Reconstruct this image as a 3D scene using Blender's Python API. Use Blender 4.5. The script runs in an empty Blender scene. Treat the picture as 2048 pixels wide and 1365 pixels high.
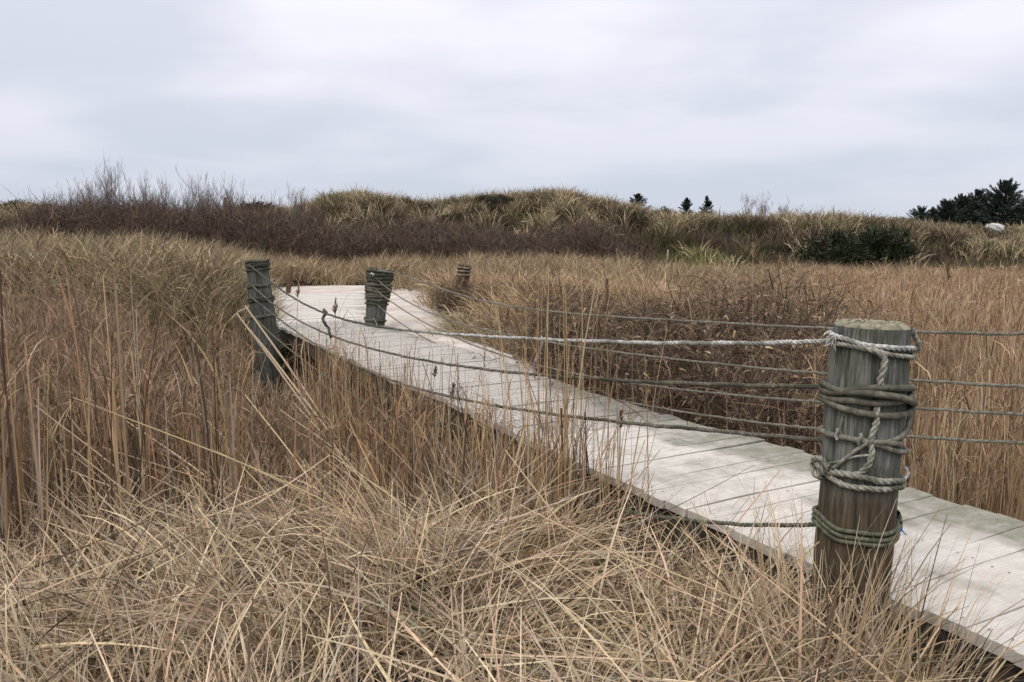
import bpy, bmesh, math, random
import numpy as np
from mathutils import Vector, Matrix

rng = np.random.default_rng(7)
random.seed(7)
R = math.radians
scene = bpy.context.scene
COL = scene.collection

# ------------------------------------------------------------------ camera
F_PX, CX, CY = 1600.0, 1024.0, 682.5
CAM_Z, V_HOR = 1.25, 470.0
PITCH = math.atan((CY - V_HOR) / F_PX)
cam = bpy.data.cameras.new('camera')
cam.sensor_width = 36.0
cam.lens = F_PX / 2048 * 36
cam.clip_start, cam.clip_end = 0.05, 6000
cam_o = bpy.data.objects.new('camera', cam)
cam_o.location = (0, 0, CAM_Z)
cam_o.rotation_euler = (math.pi / 2 - PITCH, 0, 0)
COL.objects.link(cam_o)
scene.camera = cam_o

# ------------------------------------------------------------------ sky, sun, exposure
SUN_EL, SUN_AZ = R(52), R(-140)          # behind the camera, to its left
w = bpy.data.worlds.new('World')
scene.world = w
w.use_nodes = True
nt = w.node_tree
nt.nodes.clear()


def N(t, **kw):
    n = nt.nodes.new(t)
    for k, v in kw.items():
        setattr(n, k, v)
    return n


def L(a, b):
    nt.links.new(a, b)


out = N('ShaderNodeOutputWorld')
sky = N('ShaderNodeTexSky', sky_type='NISHITA')
sky.sun_disc = False
sky.sun_elevation = SUN_EL
sky.sun_rotation = SUN_AZ
bg_sky = N('ShaderNodeBackground')
bg_sky.inputs[1].default_value = 0.10
L(sky.outputs[0], bg_sky.inputs[0])
tc = N('ShaderNodeTexCoord')
sep = N('ShaderNodeSeparateXYZ')
L(tc.outputs['Generated'], sep.inputs[0])
zc = N('ShaderNodeMath', operation='MAXIMUM')
L(sep.outputs[2], zc.inputs[0])
zc.inputs[1].default_value = 0.0
den = N('ShaderNodeMath', operation='ADD')
L(zc.outputs[0], den.inputs[0])
den.inputs[1].default_value = 0.13
dx = N('ShaderNodeMath', operation='DIVIDE')
L(sep.outputs[0], dx.inputs[0])
L(den.outputs[0], dx.inputs[1])
dy = N('ShaderNodeMath', operation='DIVIDE')
L(sep.outputs[1], dy.inputs[0])
L(den.outputs[0], dy.inputs[1])
cmb = N('ShaderNodeCombineXYZ')
L(dx.outputs[0], cmb.inputs[0])
L(dy.outputs[0], cmb.inputs[1])
cmb.inputs[2].default_value = 20.7
nz = N('ShaderNodeTexNoise')
nz.inputs['Scale'].default_value = 0.85
nz.inputs['Detail'].default_value = 4.0
nz.inputs['Roughness'].default_value = 0.42
nz.inputs['Distortion'].default_value = 0.2
L(cmb.outputs[0], nz.inputs['Vector'])
cr = N('ShaderNodeMapRange')
cr.inputs[1].default_value, cr.inputs[2].default_value = 0.36, 0.66
cr.inputs[3].default_value, cr.inputs[4].default_value = 0.0, 1.0
cr.interpolation_type = 'SMOOTHSTEP'
L(nz.outputs[0], cr.inputs[0])
cloud = N('ShaderNodeMixRGB')
cloud.inputs[1].default_value = (0.555, 0.595, 0.69, 1)
cloud.inputs[2].default_value = (0.85, 0.84, 0.925, 1)
# more of the bright, lilac white cloud overhead, even blue grey low down
lo = N('ShaderNodeMapRange')
lo.inputs[1].default_value, lo.inputs[2].default_value = 0.03, 0.24
L(zc.outputs[0], lo.inputs[0])
lom = N('ShaderNodeMath', operation='MULTIPLY_ADD')
L(lo.outputs[0], lom.inputs[0])
lom.inputs[1].default_value, lom.inputs[2].default_value = 0.85, 0.15
fm = N('ShaderNodeMath', operation='MULTIPLY')
L(cr.outputs[0], fm.inputs[0])
L(lom.outputs[0], fm.inputs[1])
gr_ = N('ShaderNodeMapRange')
gr_.inputs[1].default_value, gr_.inputs[2].default_value = 0.05, 0.28
gr_.inputs[3].default_value, gr_.inputs[4].default_value = 0.0, 0.42
L(zc.outputs[0], gr_.inputs[0])
fa_ = N('ShaderNodeMath', operation='MULTIPLY_ADD')
L(fm.outputs[0], fa_.inputs[0])
fa_.inputs[1].default_value = 0.9
L(gr_.outputs[0], fa_.inputs[2])
L(fa_.outputs[0], cloud.inputs[0])
zen = N('ShaderNodeMapRange')
zen.inputs[1].default_value, zen.inputs[2].default_value = 0.24, 1.0
zen.inputs[3].default_value, zen.inputs[4].default_value = 1.0, 2.5
L(zc.outputs[0], zen.inputs[0])
cm = N('ShaderNodeMixRGB', blend_type='MULTIPLY')
cm.inputs[0].default_value = 1.0
L(cloud.outputs[0], cm.inputs[1])
L(zen.outputs[0], cm.inputs[2])
bg_cl = N('ShaderNodeBackground')
bg_cl.inputs[1].default_value = 1.05
L(cm.outputs[0], bg_cl.inputs[0])
mx = N('ShaderNodeMixShader')
mx.inputs[0].default_value = 0.93
L(bg_sky.outputs[0], mx.inputs[1])
L(bg_cl.outputs[0], mx.inputs[2])
L(mx.outputs[0], out.inputs[0])

sun = bpy.data.lights.new('sun', 'SUN')
sun.energy = 1.2
sun.angle = R(25)
sun.color = (1, 0.93, 0.82)
sun_o = bpy.data.objects.new('sun', sun)
sd = Vector((math.sin(SUN_AZ) * math.cos(SUN_EL), math.cos(SUN_AZ) * math.cos(SUN_EL), math.sin(SUN_EL)))
sun_o.rotation_euler = sd.to_track_quat('Z', 'Y').to_euler()
sun_o.location = sd * 60
COL.objects.link(sun_o)

scene.view_settings.view_transform = 'Standard'
scene.view_settings.look = 'None'
scene.view_settings.exposure = 0.12
scene.view_settings.gamma = 1.0
scene.cycles.max_bounces = 6
scene.cycles.diffuse_bounces = 2
scene.cycles.transparent_max_bounces = 4


# ------------------------------------------------------------------ measuring helpers
def ray(u, v):
    x, yv = (u - CX) / F_PX, -(v - CY) / F_PX
    c, s = math.cos(PITCH), math.sin(PITCH)
    return np.array([x, c + yv * s, -s + yv * c])


def on_z(u, v, z=0.0):                 # where the line of sight meets a level
    d = ray(u, v)
    t = (z - CAM_Z) / d[2]
    return np.array([d[0] * t, d[1] * t, z])


def at_y(u, v, y):                     # where it is y metres out
    d = ray(u, v)
    t = y / d[1]
    return np.array([d[0] * t, y, CAM_Z + d[2] * t])


def sm(x):
    x = np.clip(x, 0, 1)
    return x * x * (3 - 2 * x)


_lat = np.random.default_rng(3).random((256, 256))


def vnoise(x, y):
    x = np.asarray(x, float)
    y = np.asarray(y, float)
    xi, yi = np.floor(x).astype(int), np.floor(y).astype(int)
    fx, fy = sm(x - xi), sm(y - yi)
    a = _lat[xi & 255, yi & 255]
    b = _lat[(xi + 1) & 255, yi & 255]
    c = _lat[xi & 255, (yi + 1) & 255]
    d = _lat[(xi + 1) & 255, (yi + 1) & 255]
    return (a * (1 - fx) + b * fx) * (1 - fy) + (c * (1 - fx) + d * fx) * fy


def fbm(x, y, o=3):
    s, a, t = 0, 1.0, 0
    for k in range(o):
        s = s + a * vnoise(x * 2 ** k + 17.3 * k, y * 2 ** k + 5.1 * k)
        t += a
        a *= 0.5
    return s / t


# ------------------------------------------------------------------ object helpers
def tag(o, label=None, cat=None, group=None, kind=None):
    if label:
        o['label'] = label
    if cat:
        o['category'] = cat
    if group:
        o['group'] = group
    if kind:
        o['kind'] = kind
    return o


def link(name, me, mat=None, parent=None):
    o = bpy.data.objects.new(name, me)
    if mat is not None:
        me.materials.append(mat)
    COL.objects.link(o)
    if parent is not None:
        o.parent = parent
    return o


def empty(name, loc=(0, 0, 0), rot=(0, 0, 0)):
    o = bpy.data.objects.new(name, None)
    o.location = loc
    o.rotation_euler = rot
    o.empty_display_size = 0.2
    COL.objects.link(o)
    return o


def np_mesh(name, verts, quads, col=None, smooth=True, extra=None):
    me = bpy.data.meshes.new(name)
    nv, nf = len(verts), len(quads)
    k = quads.shape[1]
    me.vertices.add(nv)
    me.vertices.foreach_set('co', np.ascontiguousarray(verts, np.float32).ravel())
    me.loops.add(nf * k)
    me.loops.foreach_set('vertex_index', np.ascontiguousarray(quads, np.int32).ravel())
    me.polygons.add(nf)
    me.polygons.foreach_set('loop_start', np.arange(0, nf * k, k, dtype=np.int32))
    me.polygons.foreach_set('use_smooth', np.full(nf, bool(smooth)))
    if col is not None:
        a = me.color_attributes.new('tint', 'FLOAT_COLOR', 'POINT')
        c4 = np.ones((nv, 4), np.float32)
        c4[:, :3] = col
        a.data.foreach_set('color', c4.ravel())
    if extra is not None:
        a = me.attributes.new('flat', 'FLOAT_VECTOR', 'POINT')
        a.data.foreach_set('vector', np.ascontiguousarray(extra, np.float32).ravel())
    me.update(calc_edges=True)
    return me


class Bag:
    """collects quads of many pieces for one mesh"""

    def __init__(self):
        self.v, self.q, self.c, self.n = [], [], [], 0

    def add(self, v, q, c=None):
        self.v.append(v)
        self.q.append(q + self.n)
        self.n += len(v)
        if c is not None:
            self.c.append(np.broadcast_to(c, (len(v), 3)))

    def build(self, name, mat, parent=None, smooth=True):
        return link(name, np_mesh(name, np.concatenate(self.v), np.concatenate(self.q),
                                  np.concatenate(self.c) if self.c else None, smooth), mat, parent)


def ribbons(base, az, tilt, bend, length, width, segs, col, roll=None, twist=0.0, taper=0.25, wig=0.0):
    """grass blades: thin strips that start at base, lean by tilt and curl over by bend"""
    n = len(base)
    B = lambda a: np.broadcast_to(np.asarray(a, float), (n,))
    az, tilt, bend, length, width = map(B, (az, tilt, bend, length, width))
    width = width * np.clip(np.exp(rng.normal(-.06, .35, n)), .5, 1.65)
    roll = rng.uniform(0, math.pi, n) if roll is None else B(roll)
    t = np.linspace(0, 1, segs + 1)
    th = tilt[:, None] + bend[:, None] * t[None, :] ** 1.5
    azk = az[:, None] + twist * (rng.random((n, 1)) - 0.5) * t[None, :]
    if wig:
        azk = azk + wig * np.cumsum(rng.normal(size=(n, segs + 1)), 1)
        th = th + wig * 0.6 * np.cumsum(rng.normal(size=(n, segs + 1)), 1)
    d = np.stack([np.sin(th) * np.cos(azk), np.sin(th) * np.sin(azk), np.cos(th)], -1)
    step = (length / segs)[:, None, None] * d
    p = base[:, None, :] + np.concatenate([np.zeros((n, 1, 3)), np.cumsum(0.5 * (step[:, :-1] + step[:, 1:]), 1)], 1)
    s = np.stack([-np.sin(azk), np.cos(azk), np.zeros_like(azk)], -1)
    nn = np.cross(d, s)
    wv = s * np.cos(roll)[:, None, None] + nn * np.sin(roll)[:, None, None]
    wk = width[:, None] * (1 - (1 - taper) * t[None, :] ** 1.6) * 0.5
    wv = wv * wk[:, :, None]
    v = np.stack([p - wv, p + wv], 2).reshape(-1, 3)
    i = np.arange(n)[:, None] * (segs + 1) * 2 + np.arange(segs)[None, :] * 2
    q = np.stack([i, i + 1, i + 3, i + 2], -1).reshape(-1, 4)
    c = np.repeat(np.asarray(col, float).reshape(n, 3) if np.ndim(col) > 1 else np.tile(col, (n, 1)), (segs + 1) * 2, 0)
    return v, q, c, p, d


def mixcol(n, cols, wts=None, jit=0.15):
    cols = np.array(cols, float)
    k = rng.choice(len(cols), n, p=None if wts is None else np.array(wts) / np.sum(wts))
    c = cols[k] * (1 + jit * rng.normal(size=(n, 1)))
    return np.clip(c * (1 + 0.04 * rng.normal(size=(n, 3))) * np.array([1.05, .965, .865]), 0.004, 0.8)


def tube(path, rad, sides=6, cap=True):
    """a tube along a polyline, radius per point"""
    p = np.asarray(path, float)
    m = len(p)
    rad = np.broadcast_to(np.asarray(rad, float), (m,))
    t = np.gradient(p, axis=0)
    t /= np.linalg.norm(t, axis=1)[:, None] + 1e-12
    ref = np.array([0, 0, 1.0]) if abs(t[:, 2]).mean() < 0.8 else np.array([0, 1.0, 0.1])
    a = np.cross(t, ref)
    a /= np.linalg.norm(a, axis=1)[:, None] + 1e-12
    b = np.cross(t, a)
    ang = np.linspace(0, 2 * math.pi, sides, endpoint=False)
    v = p[:, None, :] + rad[:, None, None] * (a[:, None, :] * np.cos(ang)[None, :, None] + b[:, None, :] * np.sin(ang)[None, :, None])
    v = v.reshape(-1, 3)
    i = (np.arange(m - 1) * sides)[:, None] + np.arange(sides)[None, :]
    j = (np.arange(m - 1) * sides)[:, None] + (np.arange(sides) + 1)[None, :] % sides
    q = np.stack([i, j, j + sides, i + sides], -1).reshape(-1, 4)
    return v, q


def resample(p, step):
    p = np.asarray(p, float)
    s = np.concatenate([[0], np.cumsum(np.linalg.norm(np.diff(p, axis=0), axis=1))])
    k = max(3, int(s[-1] / step) + 1)
    u = np.linspace(0, s[-1], k)
    return np.stack([np.interp(u, s, p[:, i]) for i in range(3)], 1), u


def smooth_path(p, k=10):
    """a Catmull-Rom curve through the points"""
    p = np.asarray(p, float)
    e = np.concatenate([[2 * p[0] - p[1]], p, [2 * p[-1] - p[-2]]])
    o = []
    for i in range(1, len(e) - 2):
        for t in np.linspace(0, 1, k, endpoint=False):
            a, b, c, d = e[i - 1:i + 3]
            o.append(0.5 * (2 * b + (c - a) * t + (2 * a - 5 * b + 4 * c - d) * t * t + (3 * b - a - 3 * c + d) * t ** 3))
    o.append(p[-1])
    return np.array(o)


def rope(path, rad, pitch=None, per=7, sides=5, fuzz=0.10):
    """three strands laid round each other"""
    pitch = pitch or rad * 6.5
    p, s = resample(path, pitch / per)
    t = np.gradient(p, axis=0)
    t /= np.linalg.norm(t, axis=1)[:, None] + 1e-12
    ref = np.array([0, 0, 1.0]) if abs(t[:, 2]).mean() < 0.8 else np.array([0, 1.0, 0.1])
    a = np.cross(t, ref)
    a /= np.linalg.norm(a, axis=1)[:, None] + 1e-12
    b = np.cross(t, a)
    for i_ in range(3):
        p = p.copy()
        p[:, i_] += rad * 0.22 * (np.sin(s * 41 + 2 * i_) * np.sin(s * 17.3 + i_) + .6 * np.sin(s * 9.1 + 4 * i_))
    bag = Bag()
    for k in range(3):
        ph = 2 * math.pi * (s / pitch + k / 3)
        c = p + rad * 0.52 * (a * np.cos(ph)[:, None] + b * np.sin(ph)[:, None])
        v, q = tube(c, rad * 0.56 * (1 + fuzz * rng.normal(size=len(c))), sides)
        bag.add(v, q)
    return bag


# ------------------------------------------------------------------ materials
def new_mat(name, rough=0.8, spec=0.2):
    m = bpy.data.materials.new(name)
    m.use_nodes = True
    b = m.node_tree.nodes['Principled BSDF']
    b.inputs['Roughness'].default_value = rough
    b.inputs['Specular IOR Level'].default_value = spec
    return m, m.node_tree, b


def tint_mat(name, rough=0.75, spec=0.25, nscale=0, namp=0.0, transl=0.0):
    m, t, b = new_mat(name, rough, spec)
    a = t.nodes.new('ShaderNodeAttribute')
    a.attribute_name = 'tint'
    src = a.outputs['Color']
    if nscale:
        tcn = t.nodes.new('ShaderNodeTexCoord')
        n = t.nodes.new('ShaderNodeTexNoise')
        n.inputs['Scale'].default_value = nscale
        n.inputs['Detail'].default_value = 4
        t.links.new(tcn.outputs['Object'], n.inputs['Vector'])
        mr = t.nodes.new('ShaderNodeMapRange')
        mr.inputs[1].default_value, mr.inputs[2].default_value = 0.3, 0.7
        mr.inputs[3].default_value, mr.inputs[4].default_value = 1 - namp, 1 + namp
        t.links.new(n.outputs[0], mr.inputs[0])
        mm = t.nodes.new('ShaderNodeMixRGB')
        mm.blend_type = 'MULTIPLY'
        mm.inputs[0].default_value = 1
        t.links.new(src, mm.inputs[1])
        t.links.new(mr.outputs[0], mm.inputs[2])
        src = mm.outputs[0]
    t.links.new(src, b.inputs['Base Color'])
    if transl:
        tr = t.nodes.new('ShaderNodeBsdfTranslucent')
        t.links.new(src, tr.inputs[0])
        ms = t.nodes.new('ShaderNodeMixShader')
        ms.inputs[0].default_value = transl
        o = t.nodes['Material Output']
        t.links.new(b.outputs[0], ms.inputs[1])
        t.links.new(tr.outputs[0], ms.inputs[2])
        t.links.new(ms.outputs[0], o.inputs[0])
    return m


def noise_mat(name, c1, c2, scale=8, detail=5, rough=0.85, spec=0.15, stretch=(1, 1, 1), lo_=0.35, hi_=0.65, bump=0.0, coord='Object', c3=None, s3=2.0):
    m, t, b = new_mat(name, rough, spec)
    tcn = t.nodes.new('ShaderNodeTexCoord')
    mp = t.nodes.new('ShaderNodeMapping')
    mp.inputs['Scale'].default_value = stretch
    t.links.new(tcn.outputs[coord], mp.inputs[0])
    n = t.nodes.new('ShaderNodeTexNoise')
    n.inputs['Scale'].default_value = scale
    n.inputs['Detail'].default_value = detail
    n.inputs['Roughness'].default_value = 0.6
    t.links.new(mp.outputs[0], n.inputs['Vector'])
    r = t.nodes.new('ShaderNodeValToRGB')
    r.color_ramp.elements[0].position, r.color_ramp.elements[1].position = lo_, hi_
    r.color_ramp.elements[0].color = (*c1, 1)
    r.color_ramp.elements[1].color = (*c2, 1)
    t.links.new(n.outputs[0], r.inputs[0])
    src = r.outputs[0]
    if c3 is not None:
        n3 = t.nodes.new('ShaderNodeTexNoise')
        n3.inputs['Scale'].default_value = s3
        n3.inputs['Detail'].default_value = 4
        t.links.new(tcn.outputs[coord], n3.inputs['Vector'])
        mr = t.nodes.new('ShaderNodeMapRange')
        mr.inputs[1].default_value, mr.inputs[2].default_value = 0.48, 0.62
        t.links.new(n3.outputs[0], mr.inputs[0])
        mm = t.nodes.new('ShaderNodeMixRGB')
        mm.inputs[2].default_value = (*c3, 1)
        t.links.new(mr.outputs[0], mm.inputs[0])
        t.links.new(src, mm.inputs[1])
        src = mm.outputs[0]
    t.links.new(src, b.inputs['Base Color'])
    if bump:
        bp = t.nodes.new('ShaderNodeBump')
        bp.inputs['Strength'].default_value = bump
        bp.inputs['Distance'].default_value = 0.01
        t.links.new(n.outputs[0], bp.inputs['Height'])
        t.links.new(bp.outputs[0], b.inputs['Normal'])
    return m


M_grass = tint_mat('dry_blade', 0.7, 0.25, transl=0.05)
M_twig = tint_mat('twig', 0.85, 0.1)
M_needle = tint_mat('needle', 0.7, 0.2)
M_soil = noise_mat('peaty_soil', (0.014, 0.011, 0.008), (0.04, 0.03, 0.02), 3, 6, 0.95, 0.1, c3=(0.035, 0.03, 0.018), s3=0.6)
M_sand = noise_mat('dune_sand', (0.36, 0.32, 0.27), (0.50, 0.445, 0.38), 2.2, 6, 0.95, 0.05, c3=(0.36, 0.31, 0.25), s3=1.3, bump=0.3)
M_beam = noise_mat('edge_timber', (0.02, 0.018, 0.014), (0.075, 0.068, 0.05), 6, 6, 0.9, 0.15, (1, 1, 6))
M_rope_white = noise_mat('pale_rope', (0.22, 0.21, 0.185), (0.54, 0.525, 0.48), 60, 4, 0.9, 0.1, c3=(0.18, 0.18, 0.15), s3=9)
M_rope_grey = noise_mat('weathered_rope', (0.085, 0.08, 0.062), (0.23, 0.215, 0.17), 50, 4, 0.9, 0.1, c3=(0.11, 0.105, 0.08), s3=4)
M_rope_tan = noise_mat('twisted_rope', (0.17, 0.16, 0.13), (0.40, 0.38, 0.31), 70, 4, 0.9, 0.1, c3=(0.11, 0.11, 0.08), s3=12)
M_rope_green = noise_mat('green_rope', (0.06, 0.064, 0.042), (0.135, 0.137, 0.09), 50, 4, 0.9, 0.1)
M_rope_dark = noise_mat('dark_rope', (0.03, 0.03, 0.023), (0.10, 0.097, 0.072), 40, 4, 0.9, 0.1)
M_rope_dk = noise_mat('dark_grey_rope', (0.065, 0.06, 0.046), (0.175, 0.16, 0.12), 40, 4, 0.9, 0.1, c3=(0.06, 0.06, 0.04), s3=6)
M_blue = noise_mat('blue_twine', (0.02, 0.12, 0.35), (0.05, 0.25, 0.6), 60, 2, 0.7, 0.3)
M_wire = noise_mat('rusty_wire', (0.05, 0.045, 0.04), (0.16, 0.15, 0.135), 20, 3, 0.6, 0.4)
M_brown_wood = noise_mat('brown_stake', (0.05, 0.032, 0.02), (0.14, 0.09, 0.055), 10, 5, 0.9, 0.1, (3, 3, .5))
M_rock = noise_mat('pale_stone', (0.36, 0.36, 0.32), (0.58, 0.57, 0.52), 2, 6, 0.9, 0.1, bump=0.4)


def two_tone_mat():
    m = M_rope_white.copy()
    m.name = 'two_tone_rope'
    t = m.node_tree
    b = t.nodes['Principled BSDF']
    src = b.inputs['Base Color'].links[0].from_socket
    tcn = t.nodes.new('ShaderNodeTexCoord')
    sp = t.nodes.new('ShaderNodeSeparateXYZ')
    t.links.new(tcn.outputs['Object'], sp.inputs[0])
    mr = t.nodes.new('ShaderNodeMapRange')
    mr.inputs[1].default_value, mr.inputs[2].default_value = -1.05, -0.35  # pale near the front post, darker towards the outer bend post
    t.links.new(sp.outputs[0], mr.inputs[0])
    mm = t.nodes.new('ShaderNodeMixRGB')
    mm.inputs[1].default_value = (0.075, 0.068, 0.055, 1)
    t.links.new(mr.outputs[0], mm.inputs[0])
    t.links.new(src, mm.inputs[2])
    t.links.new(mm.outputs[0], b.inputs['Base Color'])
    return m


M_rope_two_tone = two_tone_mat()


def post_mat(name='weathered_log', k=1.0, foot=0.9):
    m, t, b = new_mat(name, 0.88, 0.15)
    tcn = t.nodes.new('ShaderNodeTexCoord')
    mp = t.nodes.new('ShaderNodeMapping')
    mp.inputs['Scale'].default_value = (22, 22, 1.3)
    t.links.new(tcn.outputs['Object'], mp.inputs[0])
    n = t.nodes.new('ShaderNodeTexNoise')
    n.inputs['Scale'].default_value = 2.2
    n.inputs['Detail'].default_value = 7
    n.inputs['Roughness'].default_value = 0.65
    t.links.new(mp.outputs[0], n.inputs['Vector'])
    r = t.nodes.new('ShaderNodeValToRGB')
    e = r.color_ramp.elements
    e[0].position, e[0].color = 0.3, (0.035 * k, 0.036 * k, 0.030 * k, 1)
    e[1].position, e[1].color = 0.68, (0.22 * k, 0.22 * k, 0.19 * k, 1)
    t.links.new(n.outputs[0], r.inputs[0])
    mpf = t.nodes.new('ShaderNodeMapping')
    mpf.inputs['Scale'].default_value = (95, 95, 4.5)
    t.links.new(tcn.outputs['Object'], mpf.inputs[0])
    nf = t.nodes.new('ShaderNodeTexNoise')
    nf.inputs['Scale'].default_value = 1.6
    nf.inputs['Detail'].default_value = 5
    nf.inputs['Roughness'].default_value = 0.7
    t.links.new(mpf.outputs[0], nf.inputs['Vector'])
    rf_ = t.nodes.new('ShaderNodeMapRange')
    rf_.inputs[1].default_value, rf_.inputs[2].default_value = 0.36, 0.56
    rf_.inputs[3].default_value, rf_.inputs[4].default_value = 0.35, 1.15
    t.links.new(nf.outputs[0], rf_.inputs[0])
    # blotches of algae and of bare grey wood
    n2 = t.nodes.new('ShaderNodeTexNoise')
    n2.inputs['Scale'].default_value = 7
    n2.inputs['Detail'].default_value = 5
    t.links.new(tcn.outputs['Object'], n2.inputs['Vector'])
    mr = t.nodes.new('ShaderNodeMapRange')
    mr.inputs[1].default_value, mr.inputs[2].default_value = 0.50, 0.62
    mr.inputs[4].default_value = 0.7
    t.links.new(n2.outputs[0], mr.inputs[0])
    m1 = t.nodes.new('ShaderNodeMixRGB')
    m1.inputs[2].default_value = (0.075 * k, 0.08 * k, 0.055 * k, 1)
    t.links.new(mr.outputs[0], m1.inputs[0])
    t.links.new(r.outputs[0], m1.inputs[1])
    # the foot of the log has stayed brown
    sp = t.nodes.new('ShaderNodeSeparateXYZ')
    t.links.new(tcn.outputs['Object'], sp.inputs[0])
    ad = t.nodes.new('ShaderNodeMath')
    ad.operation = 'MULTIPLY_ADD'
    t.links.new(n2.outputs[0], ad.inputs[0])
    ad.inputs[1].default_value = 0.3
    t.links.new(sp.outputs[2], ad.inputs[2])
    mr2 = t.nodes.new('ShaderNodeMapRange')
    mr2.inputs[1].default_value, mr2.inputs[2].default_value = 0.50, 0.66
    mr2.inputs[3].default_value, mr2.inputs[4].default_value = foot, 0.0
    t.links.new(ad.outputs[0], mr2.inputs[0])
    r2 = t.nodes.new('ShaderNodeValToRGB')
    e = r2.color_ramp.elements
    e[0].position, e[0].color = 0.32, (0.03, 0.024, 0.014, 1)
    e[1].position, e[1].color = 0.68, (0.11, 0.078, 0.045, 1)
    t.links.new(n.outputs[0], r2.inputs[0])
    m2 = t.nodes.new('ShaderNodeMixRGB')
    t.links.new(mr2.outputs[0], m2.inputs[0])
    t.links.new(m1.outputs[0], m2.inputs[1])
    t.links.new(r2.outputs[0], m2.inputs[2])
    m3 = t.nodes.new('ShaderNodeMixRGB')
    m3.blend_type = 'MULTIPLY'
    m3.inputs[0].default_value = 0.8
    t.links.new(m2.outputs[0], m3.inputs[1])
    t.links.new(rf_.outputs[0], m3.inputs[2])
    t.links.new(m3.outputs[0], b.inputs['Base Color'])
    bp = t.nodes.new('ShaderNodeBump')
    bp.inputs['Strength'].default_value = 0.5
    bp.inputs['Distance'].default_value = 0.006
    t.links.new(n.outputs[0], bp.inputs['Height'])
    t.links.new(bp.outputs[0], b.inputs['Normal'])
    return m


M_post = post_mat()
M_post_dark = post_mat('dark_log', 0.72, 0.0)
M_post_top = noise_mat('log_end_grain', (0.09, 0.085, 0.055), (0.30, 0.27, 0.19), 5, 6, 0.9, 0.1, (9, 9, 1))


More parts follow.
